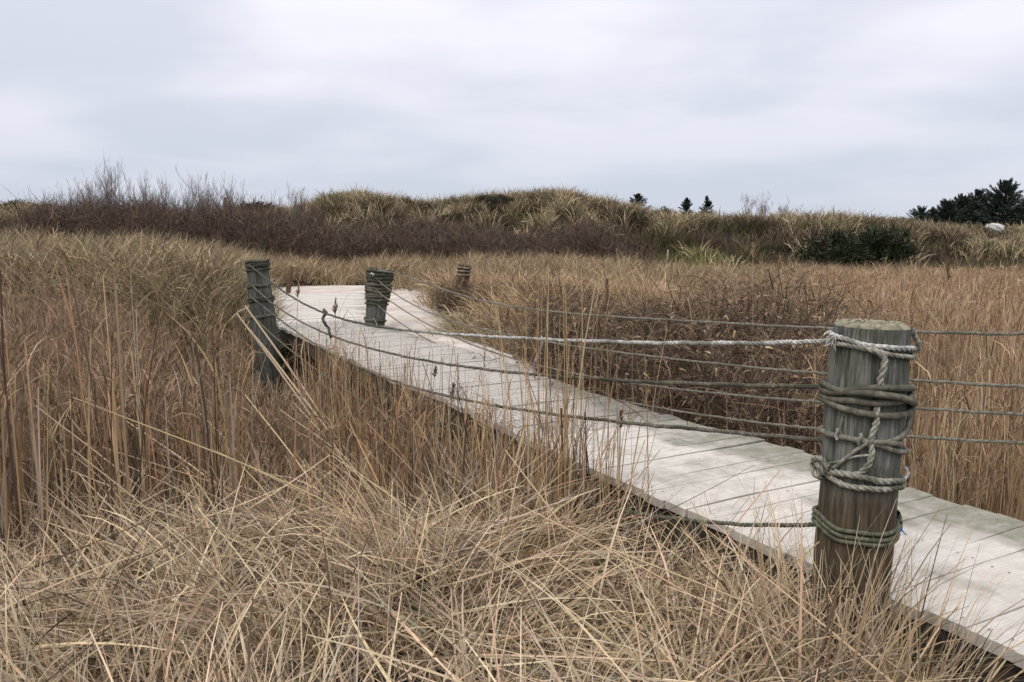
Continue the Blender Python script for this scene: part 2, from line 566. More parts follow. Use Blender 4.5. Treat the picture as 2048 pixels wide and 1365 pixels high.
def plank_mat():
    m, t, b = new_mat('bleached_planks', 0.8, 0.2)
    at = t.nodes.new('ShaderNodeAttribute')
    at.attribute_name = 'flat'                   # x along the walk, y across it (0 left .. 1 right edge), z own number
    ti = t.nodes.new('ShaderNodeAttribute')
    ti.attribute_name = 'tint'
    # grain runs across the walk, along each plank
    mp = t.nodes.new('ShaderNodeMapping')
    mp.inputs['Scale'].default_value = (110, 2.6, 1.1)
    t.links.new(at.outputs['Vector'], mp.inputs[0])
    n = t.nodes.new('ShaderNodeTexNoise')
    n.inputs['Scale'].default_value = 1.0
    n.inputs['Detail'].default_value = 5
    n.inputs['Roughness'].default_value = 0.65
    t.links.new(mp.outputs[0], n.inputs['Vector'])
    r = t.nodes.new('ShaderNodeValToRGB')
    e = r.color_ramp.elements
    e[0].position, e[0].color = 0.28, (0.66, 0.63, 0.58, 1)
    e[1].position, e[1].color = 0.55, (1, 1, 1, 1)
    t.links.new(n.outputs[0], r.inputs[0])
    mm = t.nodes.new('ShaderNodeMixRGB')
    mm.blend_type = 'MULTIPLY'
    mm.inputs[0].default_value = 0.6
    t.links.new(ti.outputs['Color'], mm.inputs[1])
    t.links.new(r.outputs[0], mm.inputs[2])
    # green grey algae on the edge away from the water, dirt in blotches
    mp2 = t.nodes.new('ShaderNodeMapping')
    mp2.inputs['Scale'].default_value = (1.3, 2.2, 0)
    t.links.new(at.outputs['Vector'], mp2.inputs[0])
    n2 = t.nodes.new('ShaderNodeTexNoise')
    n2.inputs['Scale'].default_value = 1.2
    n2.inputs['Detail'].default_value = 6
    n2.inputs['Roughness'].default_value = 0.65
    t.links.new(mp2.outputs[0], n2.inputs['Vector'])
    sp = t.nodes.new('ShaderNodeSeparateXYZ')
    t.links.new(at.outputs['Vector'], sp.inputs[0])
    ed = t.nodes.new('ShaderNodeMapRange')
    ed.inputs[1].default_value, ed.inputs[2].default_value = 0.55, 1.0
    ed.inputs[3].default_value, ed.inputs[4].default_value = -0.06, 0.26
    t.links.new(sp.outputs[1], ed.inputs[0])
    sm_ = t.nodes.new('ShaderNodeMath')
    t.links.new(n2.outputs[0], sm_.inputs[0])
    t.links.new(ed.outputs[0], sm_.inputs[1])
    # only the near half of the walk has gone green
    nr = t.nodes.new('ShaderNodeMapRange')
    nr.inputs[1].default_value, nr.inputs[2].default_value = 3.0, 5.6
    nr.inputs[3].default_value, nr.inputs[4].default_value = 0.0, -0.22
    t.links.new(sp.outputs[0], nr.inputs[0])
    sm2 = t.nodes.new('ShaderNodeMath')
    t.links.new(sm_.outputs[0], sm2.inputs[0])
    t.links.new(nr.outputs[0], sm2.inputs[1])
    st = t.nodes.new('ShaderNodeMapRange')
    st.inputs[1].default_value, st.inputs[2].default_value = 0.43, 0.62
    st.inputs[4].default_value = 0.9
    t.links.new(sm2.outputs[0], st.inputs[0])
    gm = t.nodes.new('ShaderNodeMixRGB')
    gm.inputs[2].default_value = (0.14, 0.135, 0.09, 1)
    t.links.new(st.outputs[0], gm.inputs[0])
    t.links.new(mm.outputs[0], gm.inputs[1])
    # grey dirt ground into the boards
    mp3 = t.nodes.new('ShaderNodeMapping')
    mp3.inputs['Scale'].default_value = (15, 9, 0.5)
    t.links.new(at.outputs['Vector'], mp3.inputs[0])
    n3 = t.nodes.new('ShaderNodeTexNoise')
    n3.inputs['Scale'].default_value = 1.0
    n3.inputs['Detail'].default_value = 8
    n3.inputs['Roughness'].default_value = 0.75
    t.links.new(mp3.outputs[0], n3.inputs['Vector'])
    dr = t.nodes.new('ShaderNodeMapRange')
    dr.inputs[1].default_value, dr.inputs[2].default_value = 0.42, 0.68
    dr.inputs[4].default_value = 0.75
    t.links.new(n3.outputs[0], dr.inputs[0])
    dm = t.nodes.new('ShaderNodeMixRGB')
    dm.inputs[2].default_value = (0.34, 0.315, 0.265, 1)
    t.links.new(dr.outputs[0], dm.inputs[0])
    t.links.new(gm.outputs[0], dm.inputs[1])
    t.links.new(dm.outputs[0], b.inputs['Base Color'])
    bp = t.nodes.new('ShaderNodeBump')
    bp.inputs['Strength'].default_value = 0.25
    bp.inputs['Distance'].default_value = 0.003
    t.links.new(n.outputs[0], bp.inputs['Height'])
    t.links.new(bp.outputs[0], b.inputs['Normal'])
    return m


M_plank = plank_mat()
M_water, _t, _b = new_mat('marsh_water', 0.08, 0.5)
_b.inputs['Base Color'].default_value = (0.02, 0.018, 0.014, 1)
_n = _t.nodes.new('ShaderNodeTexNoise')
_n.inputs['Scale'].default_value = 9
_p = _t.nodes.new('ShaderNodeBump')
_p.inputs['Strength'].default_value = 0.08
_t.links.new(_n.outputs[0], _p.inputs['Height'])
_t.links.new(_p.outputs[0], _b.inputs['Normal'])

# ------------------------------------------------------------------ plan of the boardwalk
LEFT_PX = [(2300, 1425), (2048, 1310), (1900, 1245), (1760, 1186), (1600, 1118), (1480, 1064), (1380, 1022), (1290, 982), (1130, 913),
           (1020, 862), (900, 802), (760, 746), (660, 698), (600, 670), (552, 648), (538, 625), (537, 604), (545, 587)]
RIGHT_PX = [(2300, 1130), (2048, 1046), (1900, 1001), (1800, 968), (1640, 912), (1540, 885), (1440, 859), (1280, 816), (1150, 775),
            (1050, 738), (960, 709), (880, 686), (820, 668), (775, 654), (752, 640), (742, 620), (738, 602), (736, 587)]


def plan(px):
    a = np.array([on_z(u, v)[:2] for u, v in px])
    a3 = np.concatenate([a, np.zeros((len(a), 1))], 1)
    return smooth_path(a3, 8)[:, :2]


EL, ER = plan(LEFT_PX), plan(RIGHT_PX)
_d = (ER[0] - ER[12]) / np.linalg.norm(ER[0] - ER[12])
ER = np.concatenate([ER[:1] + _d * 2.5, ER])


def pair_edges(a, b, n=320):
    """the point of edge b that lies square across the walk from each point of edge a"""
    sa = np.concatenate([[0], np.cumsum(np.linalg.norm(np.diff(a, axis=0), axis=1))])
    sb = np.concatenate([[0], np.cumsum(np.linalg.norm(np.diff(b, axis=0), axis=1))])
    ua, ub = np.linspace(0, sa[-1], n), np.linspace(0, sb[-1], 1500)
    A = np.stack([np.interp(ua, sa, a[:, i]) for i in (0, 1)], 1)
    Bp = np.stack([np.interp(ub, sb, b[:, i]) for i in (0, 1)], 1)
    t = np.gradient(A, axis=0)
    k = 41
    t = np.stack([np.convolve(np.pad(t[:, i], k // 2, mode='edge'), np.ones(k) / k, 'valid') for i in (0, 1)], 1)
    t /= np.linalg.norm(t, axis=1)[:, None]
    hit = []
    for p_, t_ in zip(A, t):
        r_ = Bp - p_
        al = np.abs(r_ @ t_)
        ac = r_ @ np.array([t_[1], -t_[0]])
        hit.append(ub[np.argmin(al + np.where((ac < .2) | (ac > 3.2), 50, 0))])
    hit = np.maximum.accumulate(np.array(hit))
    w_ = 25
    hit = np.convolve(np.pad(hit, w_ // 2, mode='edge'), np.ones(w_) / w_, 'valid')
    hit[-12:] = np.linspace(hit[-12], sb[-1], 12)
    Bq = np.stack([np.interp(hit, sb, b[:, i]) for i in (0, 1)], 1)
    return A, Bq


EL, ER = pair_edges(EL, ER)


def arc(e):
    return np.concatenate([[0], np.cumsum(np.linalg.norm(np.diff(e, axis=0), axis=1))])


sL, sR = arc(EL), arc(ER)
KEY = np.linspace(0, 1, len(EL))          # both edges share the index of their control points


def edge_at(e, k):
    return np.stack([np.interp(k, KEY, e[:, 0]), np.interp(k, KEY, e[:, 1])], -1)


kk = np.linspace(0, 1, 1200)
mid = 0.5 * (edge_at(EL, kk) + edge_at(ER, kk))
s_mid = arc(mid)
LEN = s_mid[-1]
_poly = np.concatenate([EL, ER[::-1]])


def seg_dist(x, y, e):
    d = np.full(np.shape(x), 1e9)
    for a, b in zip(e[:-1], e[1:]):
        ab = b - a
        t = np.clip(((x - a[0]) * ab[0] + (y - a[1]) * ab[1]) / (ab @ ab + 1e-12), 0, 1)
        d = np.minimum(d, np.hypot(x - a[0] - t * ab[0], y - a[1] - t * ab[1]))
    return d


def in_poly(x, y, poly):
    c = np.zeros(np.shape(x), bool)
    for (x0, y0), (x1, y1) in zip(poly, np.roll(poly, -1, 0)):
        k = (y0 > y) != (y1 > y)
        c ^= k & (x < (x1 - x0) * (y - y0) / (y1 - y0 + 1e-12) + x0)
    return c


EL_s, ER_s = EL[::4], ER[::4]
POLY_s = np.concatenate([EL_s, ER_s[::-1]])


def deck_gap(x, y):
    """distance to the boardwalk (negative on it)"""
    d = np.minimum(seg_dist(x, y, EL_s), seg_dist(x, y, ER_s))
    return np.where(in_poly(x, y, POLY_s), -d, d)


def left_of_deck(x, y):
    xl = np.interp(y, EL_s[:, 1], EL_s[:, 0])
    return x < xl


# ------------------------------------------------------------------ ground
CREST_PX = [(-700, 425), (0, 425), (300, 432), (540, 432), (600, 420), (650, 404), (720, 398), (780, 403), (850, 412), (930, 404), (1000, 399),
            (1100, 397), (1180, 403), (1240, 414), (1300, 436), (1400, 444), (1500, 445), (1620, 444), (1720, 448), (1800, 455), (1850, 464),
            (1920, 467), (2048, 469), (2500, 466)]
C_Q = np.array([(u - CX) / F_PX for u, v in CREST_PX])
C_V = np.array([(470.0 - v - 12) / F_PX for u, v in CREST_PX])
C_Y = np.interp(C_Q, [-.3, .13, .2, .48, .53], [42, 42, 36, 36, 40])
C_Z = 1.25 + C_V * C_Y


SAND_PX = [(470, 606), (500, 584), (560, 574), (640, 571), (740, 571), (800, 570), (850, 574), (880, 590), (872, 612), (880, 640), (910, 668), (960, 690),
           (985, 706), (940, 712), (880, 695), (830, 680), (775, 664), (745, 650), (730, 620), (728, 594), (640, 594), (560, 594), (536, 604), (536, 640), (505, 634)]
sp_ = smooth_path(np.array([np.append(on_z(u, v, -0.03)[:2], 0) for u, v in SAND_PX + SAND_PX[:1]]), 3)[:-1, :2]
SAND_POLY = sp_


def sand_mask(x, y):
    m = np.zeros(x.shape, bool)
    k = (np.abs(x) < 8) & (y < 24)
    if k.any():
        m[k] = in_poly(x[k], y[k], SAND_POLY)
    return m


def ground(x, y):
    x, y = np.asarray(x, float), np.asarray(y, float)
    yy = np.maximum(y, 0.5)
    q = np.clip(x / yy, -3, 3)
    z = np.full(x.shape, -0.98)
    yb = np.interp(x, [-6, -2.2, -1.4, 0.4, 1.5, 4], [2.9, 3.0, 3.6, 3.9, 3.6, 2.0])
    wf = 1 - sm((y - yb) / 0.9)
    dk = np.interp(y, EL_s[:, 1], EL_s[:, 0]) - x          # how far left of the deck
    wf = wf * (0.74 + 0.26 * sm((dk - 0.02) / 0.5))
    z = z + wf * 0.66
    # firm ground that begins beyond the marsh
    ys = np.interp(q, [-.34, -.22, -.1, 0, .12, .3, .6], [9.5, 9.5, 8.0, 8.6, 11.5, 18, 20])
    wr = sm((y - ys) / 3.0)
    lvl = np.interp(q, [.08, .25], [-0.02, -0.42]) + 0.12 * sm((y - 18) / 9)
    z = z + wr * (lvl + 0.98)
    bank = np.interp(q, [-1.5, -.7, -.45, -.36, -.30], [.46, .54, .50, .28, 0.0]) * sm((y - 8.5) / 5.0) * (1 - 0.6 * sm((y - 16) / 8))
    z = z + bank * (0.75 + .6 * fbm(x * .7, y * .7, 2)) * sm((y - 8.5) / 3)
    # dunes
    cy = np.interp(q, C_Q, C_Y)
    cz = np.interp(q, C_Q, C_Z)
    wd = sm((y - 28) / (cy - 28))
    hum = (fbm(x * 0.33, y * 0.33, 2) - 0.5) * 1.5
    zd = cz + hum * 0.32 - 0.02 * np.maximum(y - cy, 0)
    z = np.where(y > 28, z * (1 - wd) + np.maximum(zd, 0.1) * wd + hum * wd * (1 - wd) * 2.2, z)
    z = z + (fbm(x * .8 + 3, y * .8, 2) - .5) * 1.3 * sm((y - 29) / 3) * (1 - sm((y - 60) / 20)) * (.25 + .75 * sm(1.6 - 3.2 * np.abs(wd - .5)))
    far = sm((y - 70) / 80)
    z = z * (1 - far) + 0.6 * far
    near = 1 - sm((np.hypot(x, y) - 30) / 10)
    z = z + (fbm(x * 1.7, y * 1.7, 3) - 0.5) * 0.16 * near * (y > 0)
    z = z + (fbm(x * .9 + 20, y * .6, 2) - 0.5) * 0.45 * sm((y - 13) / 3) * (1 - sm((y - 27) / 3))
    g = deck_gap_cheap(x, y)
    z = np.where(g < 0.12, np.minimum(z, -0.16), z)
    ms = sand_mask(x, y)
    z = np.where(ms, np.minimum(z, -0.16), z)
    return z


def deck_gap_cheap(x, y):
    m = (np.abs(x) < 6) & (y > 0) & (y < 20)
    g = np.full(x.shape, 9.0)
    if m.any():
        g[m] = deck_gap(x[m], y[m])
    return g


rr = np.geomspace(0.4, 2500, 190)
aa = np.concatenate([np.linspace(R(40), R(140), 250, endpoint=False), np.linspace(R(140), R(400), 60, endpoint=False)])
gx = np.concatenate([[0], (rr[:, None] * np.cos(aa)[None, :]).ravel()])
gy = np.concatenate([[0], (rr[:, None] * np.sin(aa)[None, :]).ravel()])
gz = ground(gx, gy)
na = len(aa)
i = 1 + (np.arange(len(rr) - 1) * na)[:, None] + np.arange(na)[None, :]
j = 1 + (np.arange(len(rr) - 1) * na)[:, None] + ((np.arange(na) + 1) % na)[None, :]
gq = np.stack([i, i + na, j + na, j], -1).reshape(-1, 4)
cap = np.stack([np.zeros(na, int), 1 + np.arange(na), 1 + (np.arange(na) + 1) % na, 1 + (np.arange(na) + 1) % na], -1)
gm_ = np_mesh('ground', np.stack([gx, gy, gz], 1), gq)
tag(link('ground', gm_, M_soil), kind='structure')

# shallow water that stands in the reeds
wv = np.array([[-30, 3.2, -0.93], [30, 3.2, -0.93], [30, 24, -0.93], [-30, 24, -0.93]], float)
tag(link('water', np_mesh('water', wv, np.array([[0, 1, 2, 3]]), smooth=False), M_water), kind='structure')

# sand of the path beyond the walk and beside its bend
bm = bmesh.new()
st = 0.22
xs = np.arange(sp_[:, 0].min() - .4, sp_[:, 0].max() + .5, st)
ysd = np.arange(sp_[:, 1].min() - .4, sp_[:, 1].max() + .5, st)
XX, YY = np.meshgrid(xs, ysd, indexing='ij')
ins = in_poly(XX, YY, sp_)
dd = seg_dist(XX, YY, np.concatenate([sp_, sp_[:1]]))
ZZ = np.where(ins, np.minimum(dd * 0.10, 0.03), -np.minimum(dd * 0.35, .3)) - 0.045 + 0.03 * (fbm(XX * 1.5, YY * 1.5) - .5)
ZZ = np.where(deck_gap_cheap(XX, YY) < 0.1, np.minimum(ZZ, -0.075), ZZ)
vid = -np.ones(XX.shape, int)
keep = ins | (dd < 0.5)
vid[keep] = np.arange(keep.sum())
fa = []
for a in range(len(xs) - 1):
    for b in range(len(ysd) - 1):
        f = [vid[a, b], vid[a + 1, b], vid[a + 1, b + 1], vid[a, b + 1]]
        if min(f) >= 0:
            fa.append(f)
sand_v = np.stack([XX[keep], YY[keep], ZZ[keep]], 1)
tag(link('sand_path', np_mesh('sand_path', sand_v, np.array(fa)), M_sand), kind='structure')
# ------------------------------------------------------------------ boardwalk
walk = empty('boardwalk', (0, 0, 0))
tag(walk, 'curving bleached timber boardwalk with wire mesh crossing the reed marsh', 'boardwalk')


def k_of(s):
    return np.interp(s, s_mid, kk)


bag = Bag()
flat = []
PW, GAP, TH = 0.145, 0.009, 0.04
s = 0.0
num = 0
while s < LEN - 0.05:
    wdt = PW * (1 + 0.05 * random.uniform(-1, 1))
    k0, k1 = k_of(s + 0.001), k_of(min(s + wdt, LEN))
    a0, a1, b0, b1 = edge_at(EL, k0), edge_at(EL, k1), edge_at(ER, k0), edge_at(ER, k1)
    ov = [random.uniform(-0.012, 0.02) for _ in range(2)]
    dz = random.uniform(-0.004, 0.004)
    gp0 = random.choice((0.002, 0.003, 0.004, 0.007, 0.010)) * random.uniform(.7, 1.3)
    tn = np.array([0.50, 0.468, 0.405]) * (1 + random.uniform(-0.035, 0.03))
    if random.random() < 0.10:
        tn = tn * 0.90
    na_ = 9
    gph = random.uniform(0, 6.28)
    vs, fl = [], []
    for lev in (0, -TH):
        for ii in range(na_ + 1):
            f = ii / na_
            for e_, (pa, pb, ss) in enumerate(((a0, b0, s), (a1, b1, s + wdt))):
                dirv = (pb - pa) / np.linalg.norm(pb - pa)
                p = pa - dirv * ov[0] + (pb - pa + dirv * (ov[0] + ov[1])) * f
                if e_ == 0:
                    al_ = (a1 - a0) / (np.linalg.norm(a1 - a0) + 1e-9)
                    p = p + al_ * max(0.0015, gp0 * (0.75 + 0.9 * math.sin(5 * f + gph)))
                vs.append([p[0], p[1], dz + lev + (0.002 * math.sin(9 * f + num) if lev == 0 else 0)])
                fl.append([ss, f, num * 0.37])
    vs = np.array(vs)
    q = []
    m = 2 * (na_ + 1)
    for ii in range(na_):
        o = 2 * ii
        q.append([o, o + 2, o + 3, o + 1])
        q.append([m + o, m + o + 1, m + o + 3, m + o + 2])
        q.append([o, m + o, m + o + 2, o + 2])
        q.append([o + 1, o + 3, m + o + 3, m + o + 1])
    q.append([0, 1, m + 1, m])
    o = 2 * na_
    q.append([o, m + o, m + o + 1, o + 1])
    bag.add(vs, np.array(q), tn)
    flat.append(np.array(fl))
    for f in (.055, .5, .945):                       # two nail heads over each bearer
        for r_ in (.28, .72):
            c_ = (a0 * (1 - f) + b0 * f) * (1 - r_) + (a1 * (1 - f) + b1 * f) * r_ + np.array([random.uniform(-.006, .006), random.uniform(-.006, .006)])
            an = np.arange(4) * math.pi / 2 + random.random()
            nv_ = np.c_[c_[0] + .0052 * np.cos(an), c_[1] + .0052 * np.sin(an), np.full(4, dz + .0045)]
            bag.add(nv_, np.array([[0, 1, 2, 3]]), np.array([.07, .055, .045]))
            flat.append(np.array([[s, f, num * .37]] * 4))
    s += wdt
    num += 1
pm = np_mesh('planking', np.concatenate(bag.v), np.concatenate(bag.q), np.concatenate(bag.c), False, np.concatenate(flat))
link('planking', pm, M_plank, walk)


def beam(e, inset, name):
    ks = k_of(np.linspace(0, LEN, 90))
    p = edge_at(e, ks)
    other = edge_at(ER if e is EL else EL, ks)
    inn = (other - p) / np.linalg.norm(other - p, axis=1)[:, None]
    o_, i_ = p + inn * inset, p + inn * (inset + 0.07)
    top, bot = -TH - 0.006, -TH - 0.19
    v = np.stack([np.c_[o_, np.full(90, top)], np.c_[i_, np.full(90, top)], np.c_[i_, np.full(90, bot)], np.c_[o_, np.full(90, bot)]], 1).reshape(-1, 3)
    ii = np.arange(89)[:, None] * 4
    q = np.concatenate([np.concatenate([ii + c, ii + (c + 1) % 4, ii + 4 + (c + 1) % 4, ii + 4 + c], 1) for c in range(4)])
    q = np.concatenate([q, [[0, 1, 2, 3], [356, 357, 358, 359]]])
    link(name, np_mesh(name, v, q, smooth=False), M_beam, walk)


beam(EL, 0.02, 'edge_beam')
beam(ER, 0.02, 'edge_beam')
for sg in np.arange(0.9, LEN - 1.0, 1.7):
    for e in (EL, ER):
        k = k_of(sg)
        p = edge_at(e, k)
        o = edge_at(ER if e is EL else EL, k)
        p = p + (o - p) / np.linalg.norm(o - p) * 0.15
        v, q = tube([[p[0], p[1], -1.25], [p[0], p[1], -0.6], [p[0], p[1], -TH - 0.01]], 0.055, 10)
        link('pile', np_mesh('pile', v, q), M_beam, walk)

# wire mesh stapled on the planks
bag = Bag()
WS = 0.055


def wire(pa, pb, wd=0.0048, z=0.0075):
    pa, pb = np.asarray(pa), np.asarray(pb)
    t = (pb - pa) / (np.linalg.norm(pb - pa) + 1e-9)
    nrm = np.array([-t[1], t[0]]) * wd / 2
    v = np.array([[*(pa - nrm), z], [*(pa + nrm), z], [*(pb + nrm), z], [*(pb - nrm), z]])
    bag.add(v, np.array([[0, 1, 2, 3]]))


for sg in np.arange(3.2, 10.5, WS):
    k = k_of(sg)
    wire(edge_at(EL, k) + 0.0, edge_at(ER, k), z=0.0080 + random.uniform(0, .001))
for f in np.linspace(0.01, 0.99, 24):
    ks = k_of(np.linspace(3.2, 10.5, 60))
    p = edge_at(EL, ks) * (1 - f) + edge_at(ER, ks) * f
    for a, b in zip(p[:-1], p[1:]):
        wire(a, b, z=0.0105)
bag.build('wire_mesh', M_wire, walk, False)


# ------------------------------------------------------------------ posts with rope lashings
def log_mesh(name, prof, seed=0, top_dip=0.01):
    """a round log: prof = [(z, radius)]"""
    zs = np.array([p[0] for p in prof])
    rs = np.array([p[1] for p in prof])
    zz = np.linspace(zs[0], zs[-1], 60)
    r0 = np.interp(zz, zs, rs)
    A = np.linspace(0, 2 * math.pi, 120, endpoint=False)
    g = np.random.default_rng(seed)
    ph = g.uniform(0, 6.28, 12)
    rad = r0[:, None] * np.ones((1, len(A)))
    for kx in range(3, 12):
        rad = rad * (1 + 0.012 * g.normal() * np.sin(kx * A[None, :] + ph[kx] + 0.5 * zz[:, None]))
    rad = rad + 0.006 * (fbm(A[None, :] * 1.6 + seed * 9 + 0 * zz[:, None], zz[:, None] * 7 + 0 * A[None, :], 3) - .5)
    for c_ in g.uniform(0, 6.28, 8):                     # drying cracks
        d = np.abs((A[None, :] - c_ + 0.12 * np.sin(3 * zz[:, None] + c_) + math.pi) % (2 * math.pi) - math.pi)
        rad = rad - 0.016 * np.exp(-(d / 0.05) ** 2) * (0.5 + 0.5 * np.sin(3.4 * zz[:, None] + 5 * c_))
    v = np.stack([rad * np.cos(A), rad * np.sin(A), zz[:, None] + 0 * rad], -1).reshape(-1, 3)
    n = len(A)
    ii = (np.arange(59) * n)[:, None] + np.arange(n)[None, :]
    jj = (np.arange(59) * n)[:, None] + ((np.arange(n) + 1) % n)[None, :]
    q = np.stack([ii, jj, jj + n, ii + n], -1).reshape(-1, 4)
    return np_mesh(name, v, q), rad[-1], zz[-1], A


def top_mesh(name, rim, z, A, seed):
    g = np.random.default_rng(seed + 5)
    rings = [1.0, 0.93, 0.8, 0.6, 0.4, 0.2, 0.02]
    vs = []
    for k, f in enumerate(rings):
        h = [0, .008, .012, .010, .012, .008, .010][k] + 0.003 * g.normal(size=len(A)) * (k > 0)
        vs.append(np.stack([rim * f * np.cos(A), rim * f * np.sin(A), np.full(len(A), z) + h], -1))
    v = np.concatenate(vs)
    n = len(A)
    ii = (np.arange(len(rings) - 1) * n)[:, None] + np.arange(n)[None, :]
    jj = (np.arange(len(rings) - 1) * n)[:, None] + ((np.arange(n) + 1) % n)[None, :]
    q = np.stack([ii, jj, jj + n, ii + n], -1).reshape(-1, 4)
    return np_mesh(name, v, q)


def wrap(rf, pts, off, twist_rad, smooth_rope=False, k=12):
    """rope that follows the log: pts = [(angle in degrees, 0 = towards the camera, + to its right; height)]"""
    p = []
    for e in pts:
        a, z = e[0], e[1]
        ex = e[2] if len(e) > 2 else 0
        th = R(a - 90)
        r = rf(z) + off + ex
        p.append([r * math.cos(th), r * math.sin(th), z])
    pa = smooth_path(np.array(p), k)
    if smooth_rope:
        b = Bag()
        pr, _ = resample(pa, 0.008)
        b.add(*tube(pr, twist_rad, 8))
        return b
    return rope(pa, twist_rad)


def ring(z0, z1, a0=-180, a1=180, n=13, amp=0.004):
    return [(a, z0 + (z1 - z0) * t + amp * math.sin(3.1 * t * 6.28 + z0 * 40)) for t, a in zip(np.linspace(0, 1, n), np.linspace(a0, a1, n))]


GROUP_POST = 'rope fence posts along the boardwalk'
# --- the near post
NB = on_z(1697, 1207)                              # where its axis passes the level of the deck
near_r = lambda z: float(np.interp(z, [-0.9, 0.0, .25, .46, .55, .72, .88, .96], [.135, .124, .122, .119, .124, .124, .120, .116]))
P1 = empty('rope_post', NB, (0, R(1.4), 0))
tag(P1, 'thick weathered log post in front, lashed with twisted ropes and a blue frayed end', 'post', GROUP_POST)
ZT = 0.955
me, rim, zt, A_ = log_mesh('shaft', [(z, near_r(z)) for z in np.linspace(-0.85, ZT, 40)], 1)
link('shaft', me, M_post, P1)
link('end_grain', top_mesh('end_grain', rim, zt, A_, 1), M_post_top, P1)
# top lashing, pale and twisted
wrap(near_r, [(-180, .905), (-140, .915), (-100, .925), (-75, .922), (-50, .915), (-20, .905), (10, .900), (50, .893), (90, .885), (130, .885), (180, .90)], .010, .0095).build('rope_wrap', M_rope_white, P1)
wrap(near_r, [(-180, .88), (-130, .895), (-95, .902), (-70, .900), (-45, .900), (-25, .895, .012), (0, .882), (40, .868), (85, .866), (130, .870), (180, .88)], .011, .0085).build('rope_wrap', M_rope_tan, P1)
wrap(near_r, [(78, .955, -.002), (82, .925, .006), (86, .895, .022), (92, .870, .022), (100, .862, .014), (110, .872, .004)], .010, .009).build('rope_knot', M_rope_tan, P1)
# upright lengths between the lashings
wrap(near_r, [(-22, .895, .012), (-12, .882, .006), (-6, .86), (-7, .82), (-8, .77), (-9, .745)], .009, .0115).build('rope_tie', M_rope_tan, P1)
wrap(near_r, [(-10, .715), (-9, .68), (-12, .64), (-13, .60), (-12, .56), (-15, .52), (-24, .495), (-38, .480)], .010, .0105).build('rope_tie', M_rope_tan, P1)
# the thick middle lashing: smooth, crossing loops
wrap(near_r, [(-180, .73), (-120, .735), (-85, .735), (-60, .745), (-35, .765), (-5, .775), (30, .772), (70, .762), (110, .755), (180, .745)], .012, .0120, True).build('rope_wrap', M_rope_dk, P1)
wrap(near_r, [(-180, .74), (-120, .752), (-85, .757), (-60, .750), (-20, .757, .012), (15, .748, .014), (45, .725, .012), (75, .708, .004), (110, .705), (180, .72)], .012, .0115, True).build('rope_wrap', M_rope_dk, P1)
wrap(near_r, [(-180, .71), (-120, .715), (-80, .716), (-40, .724), (0, .726), (40, .735), (80, .738), (120, .73), (180, .72)], .010, .0115, True).build('rope_wrap', M_rope_dk, P1)
wrap(near_r, [(-180, .70), (-120, .702), (-85, .705), (-55, .696), (-20, .688), (20, .686), (55, .690), (85, .700), (120, .70), (180, .70)], .011, .0115, True).build('rope_wrap', M_rope_dk, P1)
wrap(near_r, [(70, .705, .006), (76, .68, .012), (66, .655), (48, .63), (28, .612), (8, .600)], .009, .009, True).build('rope_tie', M_rope_grey, P1)
# third rope hitched round below it, with two pale tips
wrap(near_r, [(-100, .598), (-70, .600), (-40, .602), (-10, .600), (15, .598), (28, .592), (34, .586)], .011, .010, True).build('rope_wrap', M_rope_grey, P1)
wrap(near_r, [(-10, .595), (5, .585), (25, .570), (50, .558), (80, .552), (120, .56), (180, .58)], .010, .009, True).build('rope_wrap', M_rope_grey, P1)
wrap(near_r, [(-18, .598, .008), (-30, .57), (-44, .535), (-58, .50), (-70, .485)], .009, .0065, True).build('rope_tie', M_rope_tan, P1)
wrap(near_r, [(-8, .56, .004), (-30, .548), (-58, .515), (-85, .49, .012)], .010, .004, True).build('rope_tie', M_rope_tan, P1)
for a, z in ((-56, .606), (-28, .602)):
    wrap(near_r, [(a, z - .014, .008), (a - 1, z, .014), (a + 2, z + .016, .018), (a + 1, z + .026, .018)], .008, .0052, True).build('rope_tip', M_rope_white, P1)
wrap(near_r, [(-52, .68, -.004), (-56, .63, .0), (-50, .60, .004)], .006, .005, True).build('rope_tie', M_rope_grey, P1)
# lower lashing, thick and twisted, knotted on the left
wrap(near_r, [(-180, .475), (-130, .478), (-100, .480), (-75, .474), (-50, .486), (-30, .488), (0, .474), (30, .466), (58, .456), (90, .452), (130, .46), (180, .475)], .012, .0115).build('rope_wrap', M_rope_tan, P1)
wrap(near_r, [(-180, .45), (-130, .455), (-95, .466), (-65, .458), (-40, .450), (0, .446), (35, .443), (60, .440), (95, .44), (130, .445), (180, .45)], .012, .0105).build('rope_wrap', M_rope_tan, P1)
wrap(near_r, [(-66, .49, .008), (-80, .512, .012), (-96, .50, .018), (-100, .47, .020), (-92, .448, .016), (-76, .452, .014), (-74, .478, .014), (-90, .49, .02)], .010, .0105).build('rope_knot', M_rope_tan, P1)
wrap(near_r, [(62, .455, .004), (78, .468, .018), (96, .474, .034), (104, .468, .05)], .010, .006).build('rope_tip', M_rope_white, P1)
b = Bag()
for k_ in range(26):
    a0 = R(-88 - 90 + random.uniform(-14, 16))
    r_ = near_r(.9) + .016
    p0 = np.array([r_ * math.cos(a0), r_ * math.sin(a0), .915 + random.uniform(-.02, .016)])
    d0 = np.array([random.uniform(-1, .1), random.uniform(-.8, .3), random.uniform(-.7, .7)])
    b.add(*tube(np.array([p0, p0 + d0 * .016, p0 + d0 * .028 + [0, 0, random.uniform(-.012, .008)]]), [.0022, .0018, .001], 4))
b.build('frayed_end', M_rope_white, P1)
